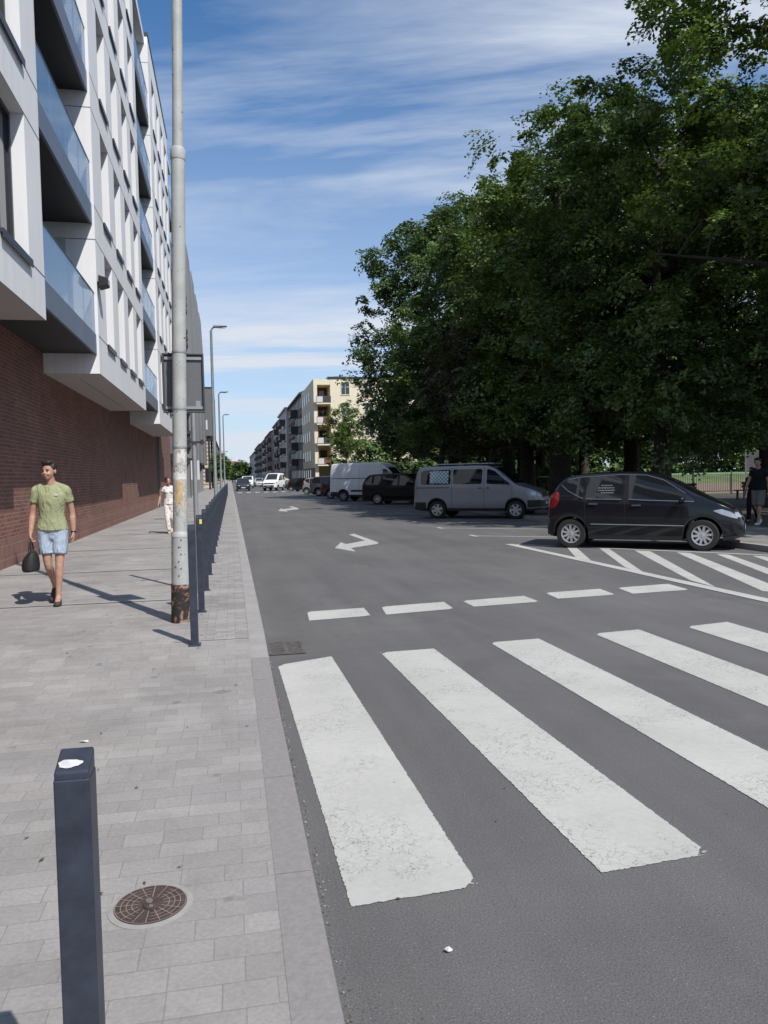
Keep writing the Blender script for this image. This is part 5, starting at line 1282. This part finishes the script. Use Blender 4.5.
conifer(18.2, 46.5, 21.6, 2.8, 32, 'dark spruce with the lower pointed top among the leafy crowns')
# backing trees and shrubs
tree('maple_tree', 'bushy tree closing the view under the crowns beyond the sandy court', 37, 97, 15, 7.5, 1.0, 41, lf1, .35, 330, 150, .24, 1.3, group='trees beyond the sandy court', zbase=1.1)
tree('maple_tree', 'dark bushy tree beyond the court behind the green fence', 50, 95, 15, 7.5, .8, 42, lf4, .35, 330, 150, .24, 1.3, group='trees beyond the sandy court', zbase=1.1)
tree('maple_tree', 'wide bushy tree beyond the court furthest to the right', 76, 92, 16, 8.5, .8, 43, lf1, .35, 330, 150, .24, 1.4, group='trees beyond the sandy court', zbase=1.1)
tree('maple_tree', 'leafy tree between the lawn and the cream corner house', 25, 88, 12, 5, 1.0, 44, lf2, .3, 200, 110, .16, 1.2, group='trees beyond the sandy court', zbase=1.1)
tree('maple_tree', 'dense tree behind the thick trunk, beyond the sandy court', 44, 104, 17, 8, .6, 45, lf4, .35, 330, 150, .24, 1.4, group='trees beyond the sandy court', zbase=1.1)
tree('street_tree', 'thin pale green young tree on the pavement before the cream corner house', 12.4, 84, 10.2, 2.4, 3.8, 51, lf5, .12, 85, 55, .11, .55, group=None)
tree('street_tree', 'small tree beside the lamp posts far down the left pavement', -1.7, 132, 5.6, 1.7, 1.8, 52, lf2, .14, 80, 60, .16, .7, group='small trees far down the street')
tree('street_tree', 'bushy tree far down the street left of the last houses', 4.2, 330, 8.5, 4, 1.2, 53, lf1, .25, 90, 60, .35, 1.6, group='small trees far down the street')
tree('street_tree', 'pale tree far down the street near the end house', 0.8, 420, 8.5, 3.5, 1.2, 54, lf2, .25, 90, 60, .4, 1.8, group='small trees far down the street')
def shrub(name, label, x, y, w, d, h, seed, m, leaf=.07, n=70, per=130, group='shrubs under the park trees', cr=.38):
    rng = np.random.default_rng(seed); root = empty(name, (x, y, .1), 0, label, 'shrub', group)
    mb = MB()
    for i in range(9):
        a = i*.7; e = Vector((math.cos(a)*w*.35, math.sin(a)*d*.35, h*.75)); mb.tube([(e.x*.2, e.y*.2, -.05), (e.x*.5, e.y*.5, h*.4), e], [.03, .02, .008], 5)
    mb.build('stems', M['bark'], root)
    C = np.stack([rng.uniform(-w/2, w/2, n), rng.uniform(-d/2, d/2, n), rng.uniform(.08, 1, n)**.9*h*.9], 1)
    me = leaf_mesh('foliage', C, cr*rng.uniform(.7, 1.3, n), per, leaf, rng, m); o = bpy.data.objects.new('foliage', me); COL.objects.link(o); o.parent = root
tree('maple_tree', 'dark bushy tree behind the notice board beyond the court', 62, 94, 16, 8, .6, 46, lf1, .35, 300, 140, .24, 1.4, group='trees beyond the sandy court', zbase=1.1)
tree('maple_tree', 'bushy tree beyond the lawn between the two thick trunks', 30, 93, 14, 6.5, .8, 47, lf4, .3, 300, 140, .2, 1.2, group='trees beyond the sandy court', zbase=1.1)
shrub('hedge', 'long tall dark hedge closing the grass bank behind the park trees', 58, 91, 92, 3, 7.0, 71, lf1, .24, 900, 90, None, 1.25)
shrub('hedge', 'low dark hedge at the foot of the grass bank left of the thick trunk', 22.5, 79, 16, 2, 3.0, 72, lf4, .18, 220, 90, None, .8)
shrub('hedge', 'bright green sunlit bush right of the silver van', 16.2, 42.6, 3.2, 1.6, 2.0, 61, lf5)
shrub('hedge', 'green bush left of the thick tree trunk under the crowns', 19.5, 43.8, 3.0, 1.6, 1.8, 62, lf2)

# ================================================================== PEOPLE
def cloth(name, col, var=.12, vs=9):
    m = plain(name, col, .9, 0, var, vs, spec=.15); nt = m.node_tree
    bump(nt, nt.nodes['Principled BSDF'], noise(nt, coords(nt, scale=(1, 1, .45)), 9, 4, .55, 1.6), 1.0, .045)
    return m
M['skin'] = plain('skin', (.44, .25, .18), .6, 0, .14, 22, bmp=.1, bs=45); M['hair_d'] = plain('dark_brown_hair', (.022, .014, .010), .6, 0, .4, 60); M['hair_r'] = plain('auburn_hair', (.075, .022, .018), .6, 0, .4, 60)
M['eye'] = plain('dark_eye', (.02, .015, .012), .3); M['lip'] = plain('lips', (.36, .15, .12), .6)
def remesh(o, vox, sm=4):
    r = o.modifiers.new('remesh', 'REMESH'); r.mode = 'VOXEL'; r.voxel_size = vox; r.use_smooth_shade = True
    if sm: s = o.modifiers.new('smooth', 'SMOOTH'); s.factor = .5; s.iterations = sm
    return o
def interp(pts, k=5):
    """denser, rounded path through the given joints (position, ra, rb)"""
    out = []
    n = len(pts)
    for i in range(n-1):
        p0, p1, p2, p3 = pts[max(i-1, 0)], pts[i], pts[i+1], pts[min(i+2, n-1)]
        for j in range(k):
            t = j/k; t2, t3 = t*t, t*t*t
            out.append(tuple(.5*((2*b) + (-a+c)*t + (2*a-5*b+4*c-d)*t2 + (-a+3*b-3*c+d)*t3) for a, b, c, d in zip(p0, p1, p2, p3)))
    out.append(tuple(pts[-1])); return out
def limb(mb, pts, n=14, flat=(1, 0, 0), k=4, caps=True):
    q = interp(pts, k)
    mb.tube([p[:3] for p in q], [(max(p[3], .003), max(p[4], .003)) for p in q], n, True, flat)
    if caps:
        for p in (pts[0], pts[-1]): r = min(p[3], p[4])*.96; mb.ball(p[:3], r, 10, 7)
def hand(mb, wrist, d, palm_n, side, curl=.5, s=1.0):
    """palm, four fingers and a thumb; d along the hand, palm_n out of the palm, side towards the thumb"""
    d, pn, sd_ = Vector(d).normalized(), Vector(palm_n).normalized(), Vector(side).normalized(); w = Vector(wrist)
    c = w + d*.05*s; mb.tube([w - d*.015, w + d*.015*s, c, w + d*.088*s], [(.024*s, .018*s), (.034*s, .017*s), (.040*s, .016*s), (.038*s, .013*s)], 12, True, tuple(sd_))
    for i, ln in enumerate((.070, .080, .074, .058)):
        p = w + d*.080*s + sd_*(.029 - .0195*i)*s; ps = [p]; dd = d.copy(); a = 0
        for j, f in enumerate((.0, .45, .32, .26)):
            if j == 0: continue
            a += curl*(.55, .8, .7)[j-1]; v = d*math.cos(a) + pn*math.sin(a); ps.append(ps[-1] + v*ln*f*s)
        mb.tube(ps, [.0095*s, .009*s, .0083*s, .0068*s], 8, True); mb.ball(ps[-1], .0068*s, 8, 5)
    t0 = w + d*.022*s + sd_*.028*s; t1 = t0 + (d*.6 + sd_*.75 + pn*.2).normalized()*.032*s; t2 = t1 + (d*.95 + sd_*.2 + pn*(.2+curl*.4)).normalized()*.028*s; t3 = t2 + (d*1. + pn*(.3+curl*.5)).normalized()*.022*s
    mb.tube([t0, t1, t2, t3], [.014*s, .0115*s, .0105*s, .008*s], 8, True); mb.ball(t3, .008*s, 8, 5)
def head(mb, c, yaw, s=1.0, tilt=0.0, jaw=1.0):
    """skull with jaw, brow, nose, lips, ears; faces -y before the turn"""
    q = MB(); q.ball((0, .012, .03), (.074, .093, .092), 20, 14); q.ball((0, -.022, -.02), (.062*jaw, .066, .080), 18, 12); q.ball((0, -.050, -.075), (.036*jaw, .034, .026), 12, 8)
    q.ball((0, -.062, .022), (.052, .022, .013), 12, 7)
    q.tube([(0, -.080, .020), (0, -.092, .0), (0, -.102, -.020), (0, -.090, -.030)], [(.008, .008), (.010, .009), (.015, .011), (.012, .007)], 10, True, (1, 0, 0))
    q.ball((0, -.083, -.048), (.024, .011, .0065), 10, 6); q.ball((0, -.081, -.060), (.021, .011, .0075), 10, 6)
    for x in (-1, 1): q.ball((x*.077, .012, -.005), (.010, .022, .034), 10, 8); q.ball((x*.030, -.070, -.030), (.026, .020, .020), 10, 7)
    Mx = Matrix.Translation(c) @ Matrix.Rotation(yaw, 4, 'Z') @ Matrix.Rotation(tilt, 4, 'X') @ Matrix.Scale(s, 4)
    mb.add([Mx @ Vector(v) for v in q.v], q.f); return Mx
def face_parts(Mx, root, skin_o, hair_m, style, seed=1):
    for x in (-1, 1):
        e = MB(); e.ball((x*.030, -.083, .006), (.012, .005, .006), 10, 6); e.v = [tuple(Mx @ Vector(v)) for v in e.v]; e.build('eye', M['eye'], skin_o, smooth=True)
        b = MB(); b.tube([(x*.014, -.089, .024), (x*.032, -.086, .029), (x*.050, -.074, .024)], [.004, .005, .003], 6); b.v = [tuple(Mx @ Vector(v)) for v in b.v]; b.build('eyebrow', hair_m, skin_o, smooth=True)
    l = MB(); l.ball((0, -.0945, -.054), (.019, .004, .0045), 10, 5); l.v = [tuple(Mx @ Vector(v)) for v in l.v]; l.build('mouth', M['lip'], skin_o, smooth=True)
    h = MB(); rn = random.Random(seed)
    h.ball((0, .026, .048), (.082, .096, .088), 18, 12)
    if style == 'short':
        h.ball((0, -.030, .105), (.066, .062, .036), 14, 8); h.ball((.022, -.055, .110), (.05, .035, .026), 12, 7); h.ball((0, .07, -.0), (.066, .05, .07), 12, 8)
        for x in (-1, 1): h.ball((x*.072, .002, .045), (.014, .03, .04), 10, 7)
    else:
        for i in range(34):
            a = rn.uniform(0, PI*2); z = rn.uniform(-.07, .12); r = .085*math.sqrt(max(.15, 1 - max(0, (z-.03)/.12)**2))
            if math.sin(a) < -.35 and z < .075: continue
            h.ball((math.cos(a)*r*1.0, .02 + math.sin(a)*r*1.05, z), rn.uniform(.026, .038), 9, 6)
    # keep hair off the face
    h.v = [tuple(Mx @ Vector((v[0], max(v[1], -.060) if v[2] < .07 else v[1], v[2]))) for v in h.v]
    remesh(h.build('hair', hair_m, root), .007, 2)

def shoe(root, ankle, toe, m, sole, side=1):
    a, t = Vector(ankle), Vector(toe); d = (t - a); d.z = 0; d.normalize() if d.length > 1e-4 else None
    mb = MB(); heel = a - d*.055; heel.z = min(a.z, t.z + (a.z - t.z)) - .045 
    dz = (t.z - (a.z - .06))
    P = [(heel.x, heel.y, heel.z + .012, .030, .034), (a.x, a.y, a.z - .035, .038, .045), (a.x + d.x*.08, a.y + d.y*.08, a.z - .045 + dz*.4, .042, .036), (a.x + d.x*.15, a.y + d.y*.15, a.z - .055 + dz*.8, .043, .026), (a.x + d.x*.195, a.y + d.y*.195, t.z, .030, .018)]
    lat = Vector((-d.y, d.x, 0))
    limb(mb, P, 12, tuple(lat), 4); o = remesh(mb.build('shoe', m, root), .008, 3)
    s_ = MB(); s_.tube([Vector(P[0][:3]) - Vector((0, 0, .027)), Vector(P[2][:3]) - Vector((0, 0, .034)), Vector(P[3][:3]) - Vector((0, 0, .024)), Vector(P[4][:3]) - Vector((0, 0, .012))], [(.036, .010), (.044, .010), (.046, .010), (.028, .008)], 12, True, tuple(lat))
    s_.build('sole', sole, o, smooth=True)

def person(label, loc, rz, J, cloths, hair, s=1.0, group=None, head_yaw=0, head_tilt=0, female=False):
    """J: joints in body space (x to the person's left when facing -y, z up)"""
    root = empty('person', loc, rz, label, 'person', group); root.scale = (s, s, s)
    hip, chest = J['hip'], J['chest']; mb = MB()
    wf = .93 if female else 1.0
    limb(mb, [(hip[0], hip[1], hip[2]-.06, .140, .105), (hip[0], hip[1], hip[2]+.05, .145, .102), ((hip[0]+chest[0])/2, (hip[1]+chest[1])/2 - .005, (hip[2]+chest[2])/2, .126*wf, .092), (chest[0], chest[1], chest[2], .152*wf, .106), (chest[0], chest[1]+.005, chest[2]+.085, .150*wf, .086), (chest[0], chest[1]+.005, chest[2]+.15, .085, .062)], 20)
    for q in (-1, 1): limb(mb, [(chest[0], chest[1]+.012, chest[2]+.205, .045, .045), (chest[0]+q*.075, chest[1]+.010, chest[2]+.150, .046, .044), (J['sh_l'][0]*q, J['sh_l'][1]+.005, J['sh_l'][2]+.004, .048, .050)], 12)
    nk = Vector((chest[0], chest[1]-.005, chest[2]+.15)); hc_ = Vector(J['head'])
    limb(mb, [(nk.x, nk.y+.012, nk.z, .062, .062), (nk.x, nk.y, nk.z+.07, .054, .056), (hc_.x*.8, hc_.y+.02, hc_.z-.07, .052, .056)], 14)
    Mx = head(mb, hc_, head_yaw, 1.0, head_tilt, .9 if female else 1.0)
    for sd in ('l', 'r'):
        q = 1 if sd == 'l' else -1
        S_, E_, W_2 = J['sh_'+sd], J['el_'+sd], J['wr_'+sd]
        limb(mb, [(*S_, .052, .052), ((S_[0]+E_[0])/2, (S_[1]+E_[1])/2, (S_[2]+E_[2])/2, .045, .046), (*E_, .038, .038), ((E_[0]*.6+W_2[0]*.4), (E_[1]*.6+W_2[1]*.4), (E_[2]*.6+W_2[2]*.4), .039, .037), (*W_2, .026, .022)], 12)
        d = Vector(W_2) - Vector(E_); hand(mb, W_2, J.get('hd_'+sd, d), J.get('pn_'+sd, (-q, .2, 0)), J.get('th_'+sd, (0, -1, 0)), J.get('curl_'+sd, .5))
        H_, K_, A_, T_ = J['hp_'+sd], J['kn_'+sd], J['an_'+sd], J['to_'+sd]
        mid = lambda a, b, t: tuple(a[i]*(1-t)+b[i]*t for i in range(3))
        limb(mb, [(*mid(H_, K_, .06), .076, .084), (*mid(H_, K_, .4), .068, .074), (*K_, .048, .052), (*mid(K_, A_, .28), .048, .054), (*mid(K_, A_, .65), .036, .039), (*A_, .033, .036)], 14)
        limb(mb, [(*A_, .034, .036), (*mid(A_, T_, .5), .034, .028), (*T_, .028, .016)], 10)
    sk = remesh(mb.build('body', M['skin'], root), .0085, 3)
    face_parts(Mx, root, sk, hair[0], hair[1])
    # clothes follow the same joints, a little fuller
    if 'shirt' in cloths:
        m, slen = cloths['shirt']; mb = MB(); f = .013
        limb(mb, [(hip[0], hip[1], hip[2]-.040, .172+f, .120+f), (hip[0], hip[1], hip[2]+.03, .160+f, .112+f), (hip[0], hip[1], hip[2]+.10, .142+f, .104+f), ((hip[0]+chest[0])/2, (hip[1]+chest[1])/2, (hip[2]+chest[2])/2, .132*wf+f, .098+f), (chest[0], chest[1], chest[2], .155*wf+f, .108+f), (chest[0], chest[1]+.005, chest[2]+.085, .152*wf+f, .086+f), (chest[0], chest[1]+.008, chest[2]+.165, .086, .068)], 22, caps=False)
        for q in (-1, 1): limb(mb, [(chest[0]+q*.02, chest[1]+.014, chest[2]+.175, .052, .050), (chest[0]+q*.080, chest[1]+.010, chest[2]+.148, .055, .052), (J['sh_l'][0]*q, J['sh_l'][1]+.004, J['sh_l'][2]+.006, .056, .056)], 12)
        if female: 
            for x in (-.07, .07): mb.ball((chest[0]+x, chest[1]-.085, chest[2]+.01), (.065, .055, .06), 12, 8)
        for sd in ('l', 'r'):
            S_, E_ = Vector(J['sh_'+sd]), Vector(J['el_'+sd]); e = S_.lerp(E_, slen)
            limb(mb, [(S_.x*.70, S_.y, S_.z-.005, .055, .058), (*S_, .058, .060), (*S_.lerp(e, .5), .060, .061), (*e, .064, .062)], 14, caps=False)
        remesh(mb.build('shirt', m, root), .010, 3)
    if 'bottom' in cloths:
        m, frac, wide = cloths['bottom']; mb = MB(); f = .016
        limb(mb, [(hip[0], hip[1], hip[2]-.05, .140+f, .106+f), (hip[0], hip[1], hip[2]+.035, .142+f, .102+f)], 20, caps=False)
        mb.ball((hip[0], hip[1], hip[2]-.115), (.125, .105, .075), 16, 10); limb(mb, [(hip[0], hip[1], hip[2]-.13, .118, .098), (hip[0], hip[1], hip[2]-.02, .150, .112)], 18, caps=False)
        for sd in ('l', 'r'):
            H_, K_, A_ = Vector(J['hp_'+sd]), Vector(J['kn_'+sd]), Vector(J['an_'+sd])
            if frac <= 1: e = H_.lerp(K_, frac); P = [(H_.x*.72, H_.y, H_.z+.075, .080, .096), (*H_, .088, .100), (*H_.lerp(e, .5), .084+wide*.5, .092+wide*.5), (*e, .076+wide, .084+wide)]
            else: e = K_.lerp(A_, frac-1); P = [(H_.x*.72, H_.y, H_.z+.075, .080, .096), (*H_, .088, .100), (*H_.lerp(K_, .5), .086, .090), (*K_, .066+wide, .068+wide), (*K_.lerp(e, .5), .060+wide, .064+wide), (*e, .056+wide, .062+wide)]
            limb(mb, P, 16, caps=False)
        remesh(mb.build(cloths.get('bottom_name', 'shorts'), m, root), .010, 3)
    for sd in ('l', 'r'): shoe(root, J['an_'+sd], J['to_'+sd], cloths['shoe'][0], cloths['shoe'][1])
    return root, sk

SH = dict(hip=(0, 0, .955), chest=(0, -.01, 1.30), head=(-.008, -.045, 1.640),
    sh_l=(.172, 0, 1.405), sh_r=(-.172, 0, 1.405), el_l=(.222, .07, 1.13), el_r=(-.222, .03, 1.13), wr_l=(.232, .06, .885), wr_r=(-.245, -.03, .885),
    hp_l=(.092, 0, .90), hp_r=(-.092, 0, .90), kn_l=(.072, -.06, .49), kn_r=(-.062, -.02, .50), an_l=(.045, -.06, .085), an_r=(-.030, .26, .19), to_l=(.050, -.24, .028), to_r=(-.035, .14, .04))
mj = dict(SH); mj.update(curl_r=1.25, hd_r=(0, -.05, -1), th_r=(0, -1, 0), pn_r=(1, .1, 0), curl_l=.55, pn_l=(-1, .1, 0), hd_l=(.05, -.25, -1))
px_, py_ = -2.17, 10.05
man, msk = person('man in a green t-shirt and pale denim shorts walking with a black bag', (px_, py_, pav_z(py_)), R(4), mj,
    dict(shirt=(cloth('sage_green_cotton', (.315, .335, .195), .08, 12), .52), bottom=(cloth('pale_blue_denim', (.36, .43, .53), .12, 14), .68, .012), shoe=(plain('dark_trainers', (.05, .045, .04), .8), plain('dark_sole', (.03, .03, .03), .8))),
    (M['hair_d'], 'short'), 1.0, None, R(-24), R(4))
mb = MB(); mb.quad((.055, -.134, 1.345), (.095, -.128, 1.347), (.095, -.128, 1.360), (.055, -.134, 1.358)); mb.build('chest_mark', M['white'], man)
mb = MB(); mb.lathe([(.029, -.012), (.031, 0), (.029, .012)], 16, 'z', (.232, .06, .885)); mb.build('watch', M['dark'], man, smooth=True)
# bag in his right hand
gx, gy, gz = -.245, -.045, .785
bag = empty('handbag', (px_, py_, pav_z(py_)), R(4), 'black soft bag hanging from the right hand of the man in green', 'bag')
mb = MB()
for i, (z, hx, hy) in enumerate(((.435, .09, .15), (.46, .105, .175), (.53, .10, .17), (.62, .075, .135), (.68, .035, .10))): pass
limb(mb, [(gx-.01, gy, .425, .078, .130), (gx-.01, gy, .445, .098, .155), (gx-.005, gy, .53, .100, .150), (gx+.012, gy, .60, .078, .130), (gx+.02, gy, .645, .050, .105), (gx+.02, gy, .665, .028, .08)], 20, (1, 0, 0), 4, False)
blk = plain('black_nylon', (.012, .012, .013), .7, 0, .3, 20); remesh(mb.build('bag_body', blk, bag), .010, 3)
for y in (-.016, .016):
    mb = MB(); mb.tube([(gx+y, gy-.075, .64), (gx+y*.8, gy-.06, .73), (gx+y*.4, gy-.03, gz), (gx+y*.4, gy+.03, gz), (gx+y*.8, gy+.06, .73), (gx+y, gy+.075, .64)], .008, 8); mb.build('strap', blk, bag, smooth=True)
bag.rotation_euler = (0, 0, R(4))

wj = dict(SH); wj.update(wr_r=(-.33, -.02, .93), el_r=(-.27, .05, 1.17), el_l=(.23, .08, 1.15), wr_l=(.23, -.06, .92), kn_r=(-.07, -.10, .50), an_r=(-.03, -.10, .09), to_r=(-.02, -.28, .028), kn_l=(.07, 0, .50), an_l=(.04, .25, .18), to_l=(.04, .13, .04), sh_l=(.150, 0, 1.40), sh_r=(-.150, 0, 1.40))
mw, ntw, bw_ = new_mat('white_floral_print'); vv = coords(ntw); L(ntw, ramp(ntw, noise(ntw, vv, 17, 3), (.46, (.70, .66, .63)), (.56, (.70, .67, .64)), (.60, (.42, .30, .27)), (.66, (.33, .33, .28))), bw_.inputs['Base Color']); bw_.inputs['Roughness'].default_value = .9
person('woman in a white printed top and trousers walking behind the grey pole', (-1.72, 22.4, .1), R(2), wj,
    dict(shirt=(mw, .35), bottom=(mw, 1.92, .012), bottom_name='trousers', shoe=(plain('pale_sandals', (.50, .42, .36), .7), M['white'])), (M['hair_r'], 'curly'), .90, None, R(6), R(6), True)
pj = dict(SH); pj.update(el_r=(-.24, -.05, 1.16), wr_r=(-.20, -.25, 1.02), an_r=(-.05, .22, .15), an_l=(.05, -.12, .085), kn_l=(.075, -.10, .49), to_l=(.06, -.30, .028))
gp = 'people walking on the park side pavement'
person('man in a black t-shirt and grey shorts walking under the trees at the right edge', (13.62, 17.95, .115), R(-62), pj,
    dict(shirt=(cloth('black_cotton', (.015, .015, .017)), .5), bottom=(cloth('grey_shorts', (.17, .165, .16)), .95, .022), shoe=(M['white'], M['white'])), (M['hair_d'], 'short'), 1.0, gp, R(10), R(12))
qj = dict(SH); qj.update(an_r=(-.05, -.16, .085), kn_r=(-.07, -.12, .49), to_r=(-.05, -.34, .028), an_l=(.05, .22, .17), kn_l=(.07, .0, .5), to_l=(.05, .10, .04))
person('person in dark clothes walking half hidden behind the man in grey shorts', (14.05, 18.75, .115), R(-62), qj,
    dict(shirt=(cloth('charcoal_cotton', (.02, .02, .022)), .9), bottom=(cloth('dark_trousers', (.016, .016, .018)), 1.95, .010), bottom_name='trousers', shoe=(M['dark'], M['dark'])), (M['hair_d'], 'short'), .86, gp)
